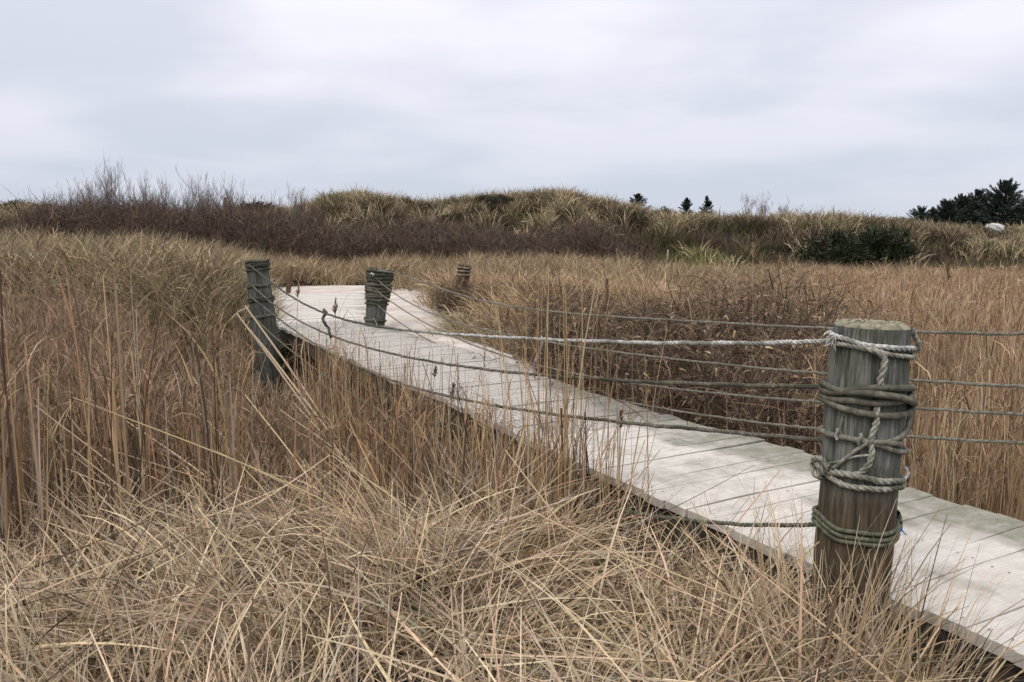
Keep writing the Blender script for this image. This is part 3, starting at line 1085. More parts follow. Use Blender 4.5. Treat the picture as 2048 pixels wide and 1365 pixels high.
# green turns near the foot and the blue end
for k_, (za, zb) in enumerate(((.306, .298), (.288, .278), (.270, .262))):
    wrap(near_r, [(-180, za), (-120, za + .008), (-85, za + .012), (-50, za - .01), (-20, zb), (20, zb - .004), (60, zb), (95, zb + .006), (140, zb + .012), (180, za)], .008, .0075, True).build('rope_wrap', M_rope_green, P1)
wrap(near_r, [(84, .33, .002), (92, .315, .016), (90, .285, .020), (82, .275, .012), (80, .30, .010)], .008, .010, True).build('rope_knot', M_rope_green, P1)
b = Bag()
for k_ in range(9):
    a0 = R(82 - 90 + random.uniform(-6, 6))
    r_ = near_r(.28) + .012
    p0 = np.array([r_ * math.cos(a0), r_ * math.sin(a0), .286 + random.uniform(-.006, .006)])
    d0 = np.array([random.uniform(-.2, .8), random.uniform(-.9, -.1), random.uniform(-.5, .3)])
    b.add(*tube(np.array([p0, p0 + d0 * .012, p0 + d0 * .022 + [0, 0, random.uniform(-.012, .006)], p0 + d0 * .030 + [random.uniform(-.01, .01), 0, random.uniform(-.02, .008)]]), [.0036, .003, .0026, .0014], 5))
b.build('frayed_end', M_blue, P1)


def plain_post(px, h, r0, r1, lean, label, bands, seed, cap_rope=True, mat_rope=M_rope_grey, yaw=0, base=-0.8):
    P = empty('rope_post', px, (0, R(lean), 0))
    tag(P, label, 'post', GROUP_POST)
    rf = lambda z: float(np.interp(z, [base, 0, h], [r0, r0, r1]))
    me, rim, zt, A = log_mesh('shaft', [(z, rf(z)) for z in np.linspace(base, h, 40)], seed)
    link('shaft', me, M_post_dark, P)
    link('end_grain', top_mesh('end_grain', rim, zt, A, seed), M_rope_dk, P)
    for (zc_, n_, rr_, mt) in bands:
        for t_ in range(n_):
            z0 = zc_ + (t_ - (n_ - 1) / 2) * rr_ * 1.75
            wrap(rf, ring(z0, z0 + random.uniform(-.012, .012), amp=.006), rr_ * .8, rr_, False, 5).build('rope_wrap', mt, P)
    return P, rf


# --- the post on the left of the walk
LB = on_z(528, 662)
P2, rf2 = plain_post(LB, 0.92, .168, .132, -3.4, 'dark leaning log post on the outer side of the bend, black bands at its top', [
    (.88, 3, .016, M_rope_dark), (.80, 1, .014, M_rope_dark), (.60, 2, .013, M_rope_dk), (.42, 2, .014, M_rope_dark), (.20, 2, .013, M_rope_dk)], 2)
# --- the post on the inner side of the bend
MB = on_z(749, 650)
P3, rf3 = plain_post(MB, 0.76, .138, .150, 7.0, 'middle log post at the inner edge of the bend, bulky with rope turns', [
    (.71, 3, .026, M_rope_dark), (.63, 1, .017, M_rope_dk), (.52, 3, .024, M_rope_dk), (.40, 3, .019, M_rope_dk), (.30, 1, .015, M_rope_dark), (.08, 1, .014, M_rope_dk)], 3)
wrap(rf3, [(-28, .70, .03), (-24, .72, .045), (-16, .715, .05), (-12, .70, .04), (-18, .69, .045)], .012, .014, True).build('rope_tip', M_rope_white, P3)
wrap(rf3, [(20, .02, .02), (12, .07, .02), (4, .10, .03), (6, .12, .045)], .012, .010, True).build('rope_tip', M_rope_white, P3)
# --- the brown post farther off
FBp = at_y(921, 592, 13.6)
P4 = empty('rope_post', (FBp[0], FBp[1], FBp[2]), (0, R(8), 0))
tag(P4, 'small brown leaning post behind the drooping grass tussock, three pale bands', 'post', GROUP_POST)
rf4 = lambda z: float(np.interp(z, [-.6, .55], [.105, .110]))
me, rim, zt, A_ = log_mesh('shaft', [(z, rf4(z)) for z in np.linspace(-.75, .52, 30)], 4)
link('shaft', me, M_brown_wood, P4)
link('end_grain', top_mesh('end_grain', rim, zt, A_, 4), M_brown_wood, P4)
for z_ in (.48, .42, .36):
    wrap(rf4, ring(z_, z_ + .01, amp=.004), .010, .011, False, 5).build('rope_wrap', M_rope_tan, P4)
# --- the post that carries the right hand ropes, just out of frame
RB = np.array([2.86, 2.15, 0.0])
P5, rf5 = plain_post(RB, 0.95, .125, .118, 0, 'log post on the far side of the walk carrying the four ropes', [
    (.86, 2, .012, M_rope_tan), (.58, 2, .012, M_rope_grey), (.45, 2, .011, M_rope_grey), (.33, 2, .011, M_rope_grey)], 6)


# ------------------------------------------------------------------ ropes strung between the posts
def strung(A, B, px, deg, ra, rb):
    """a hanging rope in the upright plane through two posts, its sag fitted to sightings"""
    A, B = np.asarray(A[:2]), np.asarray(B[:2])
    dv = B - A
    Ln = np.linalg.norm(dv)
    n_ = np.array([-dv[1], dv[0]])
    ts, zs = [], []
    for u, v in px:
        d = ray(u, v)
        k = (A @ n_) / (d[:2] @ n_)
        p = d[:2] * k
        ts.append((p - A) @ dv / Ln ** 2)
        zs.append(CAM_Z + d[2] * k)
    c = np.polyfit(ts, zs, deg)
    t = np.linspace(ra / Ln, 1 - rb / Ln, 120)
    z = np.polyval(c, t)
    return np.c_[A[0] + dv[0] * t, A[1] + dv[1] * t, z]


GROUP_ROPE = 'fence ropes strung between the posts'
LR = [
    ([(500, 532), (554, 573), (646, 628), (721, 645), (810, 658), (913, 671), (1000, 677), (1100, 680), (1250, 683), (1400, 684), (1640, 685)], 5, .0095, M_rope_two_tone,
     'pale twisted top rope from the front post to the outer bend post'),
    ([(502, 569), (564, 621), (660, 670), (755, 701), (878, 727), (1000, 741), (1100, 751), (1240, 762), (1400, 769), (1650, 773)], 4, .0088, M_rope_dk,
     'second rope down from the front post to the outer bend post'),
    ([(509, 600), (600, 668), (700, 728), (786, 761), (872, 787), (981, 808), (1100, 827), (1240, 846), (1400, 861), (1660, 880)], 4, .0088, M_rope_dk,
     'third rope down from the front post, sagging low over the reeds'),
    ([(506, 632), (600, 715), (720, 800), (860, 880), (1000, 950), (1150, 1000), (1300, 1030), (1480, 1046), (1640, 1051)], 4, .0085, M_rope_green,
     'lowest rope at the foot of the front post, mostly sunk in grass'),
]
ROPES = []
for px, dg, rd, mt, lb in LR:
    pa = strung(LB + np.array([-.13, -.11, 0]), NB, px, dg, .0, .10)
    o = rope(pa, rd, rd * 6.5, 6, 5).build('fence_rope', mt)
    tag(o, lb, 'rope', GROUP_ROPE)
    ROPES.append(pa)
RRp = [
    ([(782, 545), (881, 578), (932, 592), (990, 608), (1147, 627), (1400, 644), (1650, 657), (1840, 664), (2048, 668)], 5, .0080, M_rope_grey,
     'highest rope on the far side of the walk, from the middle post'),
    ([(778, 580), (850, 618), (936, 655), (1050, 678), (1160, 691), (1280, 708), (1400, 724), (1520, 738), (1650, 749), (1840, 765), (2048, 770)], 4, .0078, M_rope_grey,
     'second rope down on the far side of the walk, above the dead scrub'),
    ([(774, 598), (850, 645), (893, 668), (1000, 710), (1150, 748), (1290, 769), (1450, 787), (1667, 807), (1840, 822), (2048, 826)], 4, .0078, M_rope_grey,
     'third rope down on the far side of the walk'),
    ([(768, 622), (850, 676), (950, 722), (1060, 760), (1219, 795), (1400, 830), (1660, 860), (1840, 878), (2048, 884)], 4, .0078, M_rope_grey,
     'lowest rope on the far side of the walk, along its edge'),
]
for px, dg, rd, mt, lb in RRp:
    pa = strung(MB, RB, px, dg, .10, .08)
    o = rope(pa, rd, rd * 6.5, 6, 5).build('fence_rope', mt)
    tag(o, lb, 'rope', GROUP_ROPE)


def near_u(pa, u):
    uu = CX + F_PX * pa[:, 0] / (pa[:, 1] * math.cos(PITCH) - (pa[:, 2] - CAM_Z) * math.sin(PITCH))
    return pa[np.argmin(abs(uu - u))]


a, b_ = near_u(ROPES[0], 648), near_u(ROPES[1], 658)
pt = smooth_path(np.array([a + [0, 0, .03], a + [.03, -.02, 0], a + [0, -.02, -.04], (a + b_) / 2 + [-.02, -.02, 0.02], (a + b_) / 2 + [.02, -.02, -.04], b_ + [0.01, -.02, .02], b_ + [.02, 0, -.03]]), 8)
tag(rope(pt, .015).build('rope_tie', M_rope_dark), 'dark knotted tie joining the two upper ropes near the bend', 'rope tie')
a, b_ = near_u(ROPES[0], 1078), near_u(ROPES[1], 1070)
pt = smooth_path(np.array([a + [0, 0, .015], a + [.006, -.012, -.01], (2 * a + b_) / 3 + [.004, -.01, 0], (a + 2 * b_) / 3 + [-.01, -.01, 0], b_ + [0, -.012, .01], b_ + [0.006, 0, -.03]]), 8)
tag(rope(pt, .0065).build('rope_tie', M_rope_white), 'thin white string hanging between the two upper ropes above the walk', 'rope tie')


# ------------------------------------------------------------------ vegetation
def scatter(n, q0, q1, y0, y1, keep=None):
    """points spread evenly over a fan of ground in view"""
    u = rng.random(n)
    y = np.sqrt(y0 ** 2 + u * (y1 ** 2 - y0 ** 2))
    x = rng.uniform(q0, q1, n) * y
    if keep is not None:
        m = rng.random(n) < keep(x, y)
        x, y = x[m], y[m]
    return x, y


def P3d(x, y, dz=0.0):
    return np.stack([x, y, ground(x, y) + dz], 1)


STRAW = [(.46, .36, .23), (.54, .44, .295), (.36, .28, .18), (.43, .38, .29), (.22, .155, .095)]
REED = [(.36, .265, .155), (.28, .19, .105), (.47, .37, .24), (.19, .145, .10), (.31, .21, .12), (.07, .05, .036)]  # near-black last tone: old stems that stand in for shaded gaps
GREY = [(.30, .27, .23), (.24, .21, .18)]


def stuff(name, bag, mat, label, cat):
    o = bag.build(name, mat)
    tag(o, label, cat, kind='stuff')
    return o


# ---- reeds on the left, between the foreground and the walk
def reed_height(x, y):
    g = deck_gap_cheap(x, y)
    return 0.84 + 0.62 * sm((g - 1.15) / 1.2) + 0.16 * (fbm(x * .9, y * .9) - .5)


def reed_patch(bag, x, y, h, segs, wst, leaves, heads, cols, wts, lean=.05, head_col=((.17, .115, .072), (.22, .155, .10), (.29, .22, .15))):
    n = len(x)
    base = P3d(x, y, -.05)
    az = rng.uniform(0, 2 * math.pi, n)
    tilt = np.abs(rng.normal(0, lean, n))
    cl = mixcol(n, cols, wts)
    pn = fbm(x * .55 + 40, y * .55, 2)[:, None]
    cl = cl * (0.75 + 0.5 * pn)
    v, q, c, p, d = ribbons(base, az, tilt, rng.normal(0.06, .10, n), h, rng.uniform(.7, 1.3, n) * wst, segs, cl, taper=.5)
    bag.add(v, q, c)
    # leaves that hang from the stem
    for _ in range(leaves):
        k = rng.integers(1, segs, n) if segs > 2 else np.ones(n, int)
        f = rng.random(n)[:, None]
        b0 = p[np.arange(n), k] * (1 - f) + p[np.arange(n), k + 1] * f if segs > 1 else p[:, 1]
        ln = rng.uniform(.15, .42, n)
        m = rng.random(n) < .8
        v, q, c, *_r = ribbons(b0[m], rng.uniform(0, 6.28, m.sum()), rng.uniform(.08, .55, m.sum()), rng.uniform(.0, 1.1, m.sum()) + 1.2 * (rng.random(m.sum()) < .12), ln[m], rng.uniform(.6, 1.2, m.sum()) * wst * .75, 3,
                               np.clip(cl[m] * rng.uniform(.8, 1.25, (m.sum(), 1)), 0, .7), taper=.15, twist=.8)
        bag.add(v, q, c)
    # seed heads
    m = rng.random(n) < heads
    if m.any():
        tip, dr = p[m, -1], az[m]
        k = m.sum()
        for _ in range(7):
            hc = mixcol(k, head_col)
            v, q, c, *_r = ribbons(tip - np.array([0, 0, 1]) * rng.uniform(0, .10, (k, 1)), dr + rng.normal(0, .9, k), rng.uniform(.1, .8, k), rng.uniform(.2, 1.1, k), rng.uniform(.06, .16, k), rng.uniform(.6, 1.4, k) * wst * .62, 3, hc, taper=.3, wig=.25)
            bag.add(v, q, c)


def fg_edge(x):
    return np.interp(x, [-6, -2.2, -1.4, 0.4, 1.5, 4], [3.0, 3.1, 3.7, 4.0, 3.8, 2.0])


def left_keep(x, y):
    g = deck_gap_cheap(x, y)
    ok = left_of_deck(x, y) & (g > 0.09) & (y > fg_edge(x) - .2) & (ground(x, y) < 0.15 + .5 * (fbm(x * 1.2, y * 1.2) - .4))
    ok &= ~((y > 8.3) & (x / y > -.335))
    dens = 0.03 + 0.97 * sm((fbm(x * 5.2, y * 3.0, 2) - .42) / .16)
    return ok * dens


b = Bag()
x, y = scatter(46000, -.95, .20, 3.0, 10.5, left_keep)
for m, pal in ((y < 5.8, REED + GREY), (y >= 5.8, [(.29, .22, .15), (.22, .165, .115), (.36, .28, .19), (.16, .12, .085), (.25, .175, .11), (.30, .27, .22), (.075, .055, .04)])):  # darkest tone again mimics the shade between stems
    m &= ~((y >= 5.8) & (deck_gap_cheap(x, y) < .9)) if pal[0][0] < .3 else True
    reed_patch(b, x[m], y[m], reed_height(x[m], y[m]) * rng.uniform(.66, 1.08, m.sum()), 4, .0090, 1, .5 * (deck_gap_cheap(x[m], y[m]) > .9) + .02, pal, None)
m = (y >= 5.8) & (deck_gap_cheap(x, y) < .9)
reed_patch(b, x[m], y[m], reed_height(x[m], y[m]) * rng.uniform(.66, 1.08, m.sum()), 4, .0090, 1, .03, REED + GREY, None)
stuff('reed_bed', b, M_grass, 'brown standing reeds packed between the front grass and the boardwalk', 'reeds')
# sparse taller stems in front of the planks
b = Bag()
x, y = scatter(4600, -.40, .28, 3.6, 8.2, lambda x, y: (left_of_deck(x, y)) * (deck_gap_cheap(x, y) < .55) * (deck_gap_cheap(x, y) > .05))
reed_patch(b, x, y, rng.uniform(.85, 1.5, len(x)), 5, .0065, 1, .10, REED, [3, 2, 3, 1, 1, .6], .07)
stuff('reed_fringe', b, M_grass, 'thin loose reed stems rising in front of the pale planks', 'reeds')

# ---- reeds on the right, beyond the walk
def right_keep(x, y):
    g = deck_gap_cheap(x, y)
    ok = (~left_of_deck(x, y)) & (g > 0.12) & (ground(x, y) < -.15)
    q = x / y
    d = np.interp(q, [.0, .18, .32, .46], [.03, .06, .20, 1.0])
    return ok * d * (0.12 + 0.88 * sm((fbm(x * 2.0, y * 1.6) - .38) / .2))


b = Bag()
OR = [(.42, .31, .20), (.35, .25, .15), (.50, .39, .27), (.25, .17, .105), (.38, .32, .23), (.12, .085, .06)]
x, y = scatter(26000, -.05, .95, 2.6, 10, right_keep)
reed_patch(b, x, y, rng.uniform(.85, 1.5, len(x)), 4, .008, 2, .15, OR, None, .08)
x, y = scatter(34000, .12, .85, 10, 23.5, right_keep)
reed_patch(b, x, y, rng.uniform(1.0, 1.5, len(x)) * np.interp(ground(x, y), [-.95, -.4], [1, .42]), 3, .013, 1, .3, OR, None, .09, ((.34, .25, .16), (.44, .34, .24), (.26, .18, .11)))
stuff('reed_field', b, M_grass, 'orange tan reed field right of the boardwalk behind the front post', 'reeds')

# ---- dead scrub and drooping grass beyond the walk
def scrub_keep(x, y):
    q = x / y
    ok = (~left_of_deck(x, y)) & (deck_gap_cheap(x, y) > .45) & ~sand_mask(x, y)
    return ok * np.interp(q, [-.14, -.08, .34, .44], [.0, 1, 1, .0]) * ~((q < .03) & (y < 12.2))


b = Bag()
x, y = scatter(10500, -.13, .44, 4.2, 13.5, scrub_keep)
n = len(x)
sc_h = np.interp(y, [4.2, 5.8, 7.5, 9, 13.5], [.6, 1.35, 1.5, 1.25, .65]) * (0.75 + .5 * fbm(x * .8, y * .8))
sc_h = sc_h * np.interp(ground(x, y), [-.7, -.1], [1, .5])
DARK = [(.068, .053, .041), (.105, .082, .062), (.048, .038, .03), (.15, .118, .088)]
v, q, c, p, d = ribbons(P3d(x, y, -.03), rng.uniform(0, 6.28, n), np.abs(rng.normal(0, .35, n)), rng.normal(.2, .5, n), sc_h * 1.1, .008, 5, mixcol(n, DARK), wig=.14, taper=.5)
b.add(v, q, c)
for lv in range(9):
    k = rng.integers(1, 6, n)
    b0 = p[np.arange(n), k]
    v, q, c, p2, _d = ribbons(b0, rng.uniform(0, 6.28, n), rng.uniform(.3, 1.5, n), rng.uniform(-.2, 1.4, n), rng.uniform(.15, .45, n), .0055, 4,
                              mixcol(n, DARK + [(.25, .19, .135)], [2, 3, 1.5, 2, .9]), wig=.2, taper=.4)
    b.add(v, q, c)
# dead leaves on it
for lv in range(5):
    k = rng.integers(2, 6, n)
    b0 = p[np.arange(n), k] + rng.normal(0, .10, (n, 3))
    v, q, c, *_r = ribbons(b0, rng.uniform(0, 6.28, n), rng.uniform(.4, 2.2, n), rng.uniform(0, 1.5, n), rng.uniform(.03, .08, n), .013, 2, mixcol(n, [(.20, .145, .095), (.14, .10, .07), (.30, .23, .155)]), taper=.3)
    b.add(v, q, c)
stuff('dead_scrub', b, M_twig, 'tangled dark brown dead scrub along the far edge of the walk', 'scrub')

b = Bag()


def tussocks(bag, tx, ty, per, h, wd, cols, wts=None, segs=4, spread=.16, t0=.15, t1=.8, b0=.4, b1=1.6, dz=0.0, patch=.0, azc=None, azs=None):
    n = len(tx)
    ii = np.repeat(np.arange(n), per)
    m = len(ii)
    x = tx[ii] + rng.normal(0, spread, m)
    y = ty[ii] + rng.normal(0, spread, m)
    az = np.arctan2(y - ty[ii], x - tx[ii]) + rng.normal(0, .6, m)
    if azc is not None:
        az = np.where(rng.random(m) < azs, azc + rng.normal(0, .5, m), az)
    hh = np.broadcast_to(h, (n,))[ii] * rng.uniform(.6, 1.15, m)
    cl = mixcol(m, cols, wts)
    tone = 1 + patch * rng.normal(size=n)
    cl = cl * np.clip(tone, .5, 1.6)[ii][:, None]
    v, q, c, p, d = ribbons(P3d(x, y, -.02 + dz), az, rng.uniform(t0, t1, m) * (.4 + .6 * rng.random(m)), rng.uniform(b0, b1, m), hh, rng.uniform(.7, 1.3, m) * wd, segs, cl, taper=.2, twist=.5)
    bag.add(v, q, np.clip(c, .005, .75))


x, y = scatter(1250, -.12, .44, 6.0, 16, lambda x, y: ~((x / y < -.03) & (y < 14)) * ((~left_of_deck(x, y)) & (deck_gap_cheap(x, y) > .7) & ~sand_mask(x, y)) * np.interp(y, [8.2, 10, 12], [.0, .5, 1]))
tussocks(b, x, y, 42, rng.uniform(.5, .8, len(x)) * np.interp(ground(x, y), [-.7, -.1], [1.9, 1]), .013, [(.40, .30, .19), (.33, .25, .155), (.27, .19, .11), (.46, .38, .25)], None, 4, patch=.15)
# the bleached tussock that droops over the path by the bend
hx, hy = [], []
for u, v_ in ((925, 662), (945, 670), (970, 678), (1000, 690), (930, 650), (955, 656), (985, 664), (1020, 676), (945, 642), (970, 646), (1005, 652), (1045, 680), (1055, 660), (975, 636), (1035, 642)):
    p = on_z(u, v_, -.02)
    hx.append(p[0])
    hy.append(p[1])
hx, hy = np.array(hx), np.array(hy) + .1
tussocks(b, hx, hy, 260, np.interp(hy, [9.4, 10.4, 11.2], [.8, .55, .28]), .013, [(.36, .31, .22), (.28, .25, .17), (.20, .19, .13), (.42, .36, .27)], None, 5, .14, .15, .9, .9, 2.1, azc=-2.2, azs=.35)
stuff('scrub_grass', b, M_grass, 'tan dry grass drooping over the scrub beyond the walk', 'grass')

# ---- grassy bank on the left and the belt of dry grass across the middle
b = Bag()
GB = [(.28, .235, .145), (.21, .18, .11), (.35, .295, .19), (.25, .19, .12), (.15, .13, .08), (.30, .26, .19)]
x, y = scatter(3900, -.95, -.25, 9.0, 19, lambda x, y: (ground(x, y) > -.55) & ~(deck_gap_cheap(x, y) < .25) & ~sand_mask(x, y))
tussocks(b, x, y, 32, rng.uniform(.5, .95, len(x)), .015, GB, None, 4, .16, .1, .8, .3, 1.5, patch=.36)
for u_, v_, yy_ in ((300, 612, 9.6), (330, 604, 9.9), (360, 606, 9.8), (385, 612, 9.6), (320, 622, 9.4), (350, 620, 9.5), (270, 618, 9.5)):
    p_ = at_y(u_, v_, yy_)
    tussocks(b, p_[:1], p_[1:2], 160, .62, .014, [(.42, .37, .28), (.34, .32, .24), (.28, .28, .2)], None, 4, .22, .1, .9, .8, 2.0)
stuff('bank_grass', b, M_grass, 'yellow green grass on the bank left of the boardwalk bend', 'grass')
b = Bag()
x, y = scatter(4300, -.36, .42, 14.5, 29, lambda x, y: (ground(x, y) > -.6) & ~(deck_gap_cheap(x, y) < .3) & ~sand_mask(x, y) & ~((x / y > -.10) & (x / y < -.035) & (y < 13.9)))
tussocks(b, x, y, 26, rng.uniform(.42, .75, len(x)) * np.interp(y, [14.5, 17, 20], [.55, .75, 1]), .016, [(.32, .26, .165), (.26, .215, .13), (.40, .335, .23), (.20, .165, .105), (.27, .19, .12)], None, 3, .15, .05, .8, .3, 1.6, patch=.36)
x, y = scatter(1300, -.16, .60, 18, 28.5, lambda x, y: (ground(x, y) > -.6))
tussocks(b, x, y, 22, rng.uniform(.4, .8, len(x)), .018, [(.34, .28, .18), (.28, .22, .14), (.24, .205, .13), (.17, .135, .09)], None, 3, .17, .05, .8, .2, 1.5, patch=.36)
x, y = scatter(420, -.30, .02, 16.6, 19.0, lambda x, y: ~(deck_gap_cheap(x, y) < .3) & ~sand_mask(x, y))
tussocks(b, x, y, 46, rng.uniform(.30, .60, len(x)), .016, [(.17, .125, .085), (.23, .175, .12), (.30, .245, .17), (.12, .09, .065)], None, 4, .16, .2, 1.2, .6, 1.9, patch=.3, azc=-1.57, azs=.4)
stuff('meadow_grass', b, M_grass, 'belt of dry yellow grass beyond the end of the boardwalk', 'grass')

# ---- dark thicket at the foot of the dunes
b = Bag()
TH_C = [(.082, .064, .056), (.105, .08, .066), (.06, .05, .044), (.14, .105, .08)]


def thicket(bag, n, q0, q1, y0, y1, hf, cols=TH_C, wst=.018, kids=8):
    x, y = scatter(n, q0, q1, y0, y1)
    h = hf(x, y) * rng.uniform(.6, 1.1, len(x))
    m = h > .15
    x, y, h = x[m], y[m], h[m]
    n = len(x)
    v, q, c, p, d = ribbons(P3d(x, y, -.05), rng.uniform(0, 6.28, n), np.abs(rng.normal(0, .25, n)), rng.normal(0, .25, n), h, wst, 4, mixcol(n, cols), wig=.08, taper=.4)
    bag.add(v, q, c)
    for _ in range(kids):
        k = rng.integers(1, 5, n)
        v, q, c, *_r = ribbons(p[np.arange(n), k], rng.uniform(0, 6.28, n), rng.uniform(.3, 1.5, n), rng.normal(-.2, .5, n), h * rng.uniform(.2, .45, n), wst * .7, 3, mixcol(n, cols), wig=.12, taper=.4)
        bag.add(v, q, c)


thicket(b, 7000, -.72, -.235, 25.5, 33, lambda x, y: np.interp(x / y, [-.72, -.62, -.58, -.30, -.235], [.6, .8, 1.75, 1.75, 1.0]) * (.8 + .4 * fbm(x * .5, y * .5)))
thicket(b, 9000, -.26, .20, 26, 33, lambda x, y: np.interp(x / y, [-.26, -.22, .02, .10, .16, .20], [1.2, .85, .9, 1.1, .8, .3]) * np.clip(2.6 * (fbm(x * .45, y * .6) - .5) + .85, .12, 1.35))
stuff('thicket', b, M_twig, 'dark purple brown leafless thicket along the foot of the dunes', 'thicket')

# ---- dune grass and heath
b = Bag()
x, y = scatter(9000, -.70, .80, 28.5, 52, lambda x, y: np.where((x / y > -.28) | (y > 34), 1, 0) * np.clip((y - 27) / 4, 0, 1))
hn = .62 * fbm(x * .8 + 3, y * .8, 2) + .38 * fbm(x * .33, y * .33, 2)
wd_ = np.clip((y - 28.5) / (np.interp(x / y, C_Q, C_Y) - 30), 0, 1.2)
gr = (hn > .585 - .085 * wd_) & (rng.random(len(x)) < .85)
DG = [(.33, .285, .19), (.26, .225, .14), (.42, .36, .25), (.20, .18, .115), (.28, .22, .15)]
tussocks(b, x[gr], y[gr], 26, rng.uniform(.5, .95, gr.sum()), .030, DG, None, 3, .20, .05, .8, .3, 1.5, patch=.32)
stuff('dune_grass', b, M_grass, 'straw coloured tufts covering the distant dunes', 'grass')
b = Bag()
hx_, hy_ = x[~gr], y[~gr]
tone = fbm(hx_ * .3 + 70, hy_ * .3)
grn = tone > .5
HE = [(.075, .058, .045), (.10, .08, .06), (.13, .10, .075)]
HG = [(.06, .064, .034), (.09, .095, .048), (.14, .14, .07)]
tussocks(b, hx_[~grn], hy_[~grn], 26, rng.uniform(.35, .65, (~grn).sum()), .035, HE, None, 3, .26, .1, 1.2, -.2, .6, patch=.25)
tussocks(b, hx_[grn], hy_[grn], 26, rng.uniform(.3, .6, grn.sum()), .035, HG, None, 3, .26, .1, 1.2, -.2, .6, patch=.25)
x, y = scatter(520, .16, .30, 28.5, 32)
tussocks(b, x, y, 26, .30, .03, [(.19, .23, .08), (.13, .15, .06), (.22, .22, .10)], None, 3, .26, .1, .9, .0, .9, patch=.2)
x, y = scatter(120, -.26, .62, 30, 41)
for x_, y_ in zip(x, y):
    sz = random.uniform(.35, .8)
    pal = random.choice(([(.05, .05, .03), (.075, .075, .042)], [(.065, .05, .04), (.09, .07, .055)], [(.07, .075, .035), (.10, .105, .055)]))
    tussocks(b, np.array([x_]), np.array([y_]), 420, .55 * sz + .25, .030, pal, None, 3, .42 * sz + .15, .1, 1.3, -.3, .6)
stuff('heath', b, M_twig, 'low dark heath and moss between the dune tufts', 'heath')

# ---- foreground grass
b = Bag()
FG = [(.44, .355, .24), (.52, .43, .305), (.35, .28, .19), (.42, .37, .285), (.21, .155, .10), (.60, .51, .365), (.33, .29, .215), (.08, .062, .045)]  # darkest tone: old blades coloured to suggest shade between the others
FGW = [3, 3, 2, 2, 2, 1.8, 1.6, 1.6]
spots = [(1180, 1230), (1260, 1300), (420, 1235), (150, 1290), (850, 1290), (640, 1130), (960, 1090), (1320, 1120), (1500, 1230), (1650, 1330), (250, 1170),
         (1050, 1160), (760, 1200), (560, 1320), (20, 1230), (330, 1340), (1130, 1080), (820, 1090), (700, 1070), (1420, 1160), (60, 1340), (980, 1340), (1420, 1330), (500, 1120)]
tx, ty = [], []
for u, v_ in spots:
    p = on_z(u, v_, -.28)
    tx.append(p[0])
    ty.append(p[1])
xr, yr = scatter(44, -.95, .42, 1.5, 4.0, lambda x, y: ((y < fg_edge(x)) & (deck_gap_cheap(x, y) > .2) & left_of_deck(x, y)) * 1.0)
tx, ty = np.concatenate([tx, xr]), np.concatenate([ty, yr])
m = (deck_gap_cheap(tx, ty) > .16) & left_of_deck(tx, ty)
tx, ty = tx[m], ty[m]
for x_, y_ in zip(tx, ty):
    tussocks(b, np.array([x_]), np.array([y_]), 185, random.uniform(.42, .72), .0076, FG, FGW, 7, .065, .35, 1.40, .4, 1.5, azc=(2.7 if x_ < -.1 else -.6) + random.gauss(0, .8), azs=.65)
# stragglers at the edge of the walk and round the foot of the front post
for u_, v_ in ((1610, 1235), (1660, 1265), (1700, 1290), (1740, 1300), (1780, 1300), (1560, 1200), (1520, 1165), (1460, 1120), (1400, 1085), (1340, 1060), (1830, 1330), (1640, 1300), (1580, 1260)):
    p_ = on_z(u_, v_, -.12)
    tussocks(b, p_[:1], p_[1:2], 70, random.uniform(.38, .62), .0070, FG, FGW, 6, .09, .03, .75, .1, 1.3)


def fg_keep(x, y):
    return ((y < fg_edge(x) + .15) & (deck_gap_cheap(x, y) > .10) & left_of_deck(x, y)) * 1.0


for k_ in range(17):
    x_, y_ = random.uniform(.86, 1.34), random.uniform(2.18, 2.50)
    tussocks(b, np.array([x_]), np.array([y_]), 26, random.uniform(.55, .82), .0058, FG, FGW, 6, .05, .02, .45, .05, 1.0)
# thatch: fallen straw lying over and under itself
x, y = scatter(15000, -.95, .60, 1.2, 4.3, lambda x, y: fg_keep(x, y) * (.06 + .94 * sm((fbm(x * 2.1 + 3, y * 2.1, 2) - .36) / .22)))
n = len(x)
fl = -.75 + 4.2 * (fbm(x * 1.1 + 31, y * 1.1 + 8, 2) - .5)
az = np.where(rng.random(n) < .72, fl + rng.normal(0, .30, n) + math.pi * (rng.random(n) < .25), rng.uniform(0, 6.28, n))
v, q, c, *_r = ribbons(P3d(x, y) + np.c_[np.zeros((n, 2)), rng.uniform(.0, .26, n)], az, rng.uniform(1.0, 1.55, n), rng.normal(.15, .25, n), rng.uniform(.3, .85, n), rng.uniform(.7, 1.3, n) * .0066, 6,
                       mixcol(n, FG + GREY, FGW + [2, 1]), twist=.6, taper=.3)
v[:, 2] = np.maximum(v[:, 2], ground(v[:, 0], v[:, 1]) + .004)
b.add(v, q, c)
# upright straggly stems
x, y = scatter(2600, -.95, .60, 1.4, 4.4, fg_keep)
n = len(x)
v, q, c, *_r = ribbons(P3d(x, y), rng.uniform(0, 6.28, n), np.abs(rng.normal(.2, .25, n)), rng.uniform(.1, 1.0, n), rng.uniform(.35, .75, n), rng.uniform(.7, 1.2, n) * .0066, 6, mixcol(n, FG, FGW), taper=.25)
b.add(v, q, c)
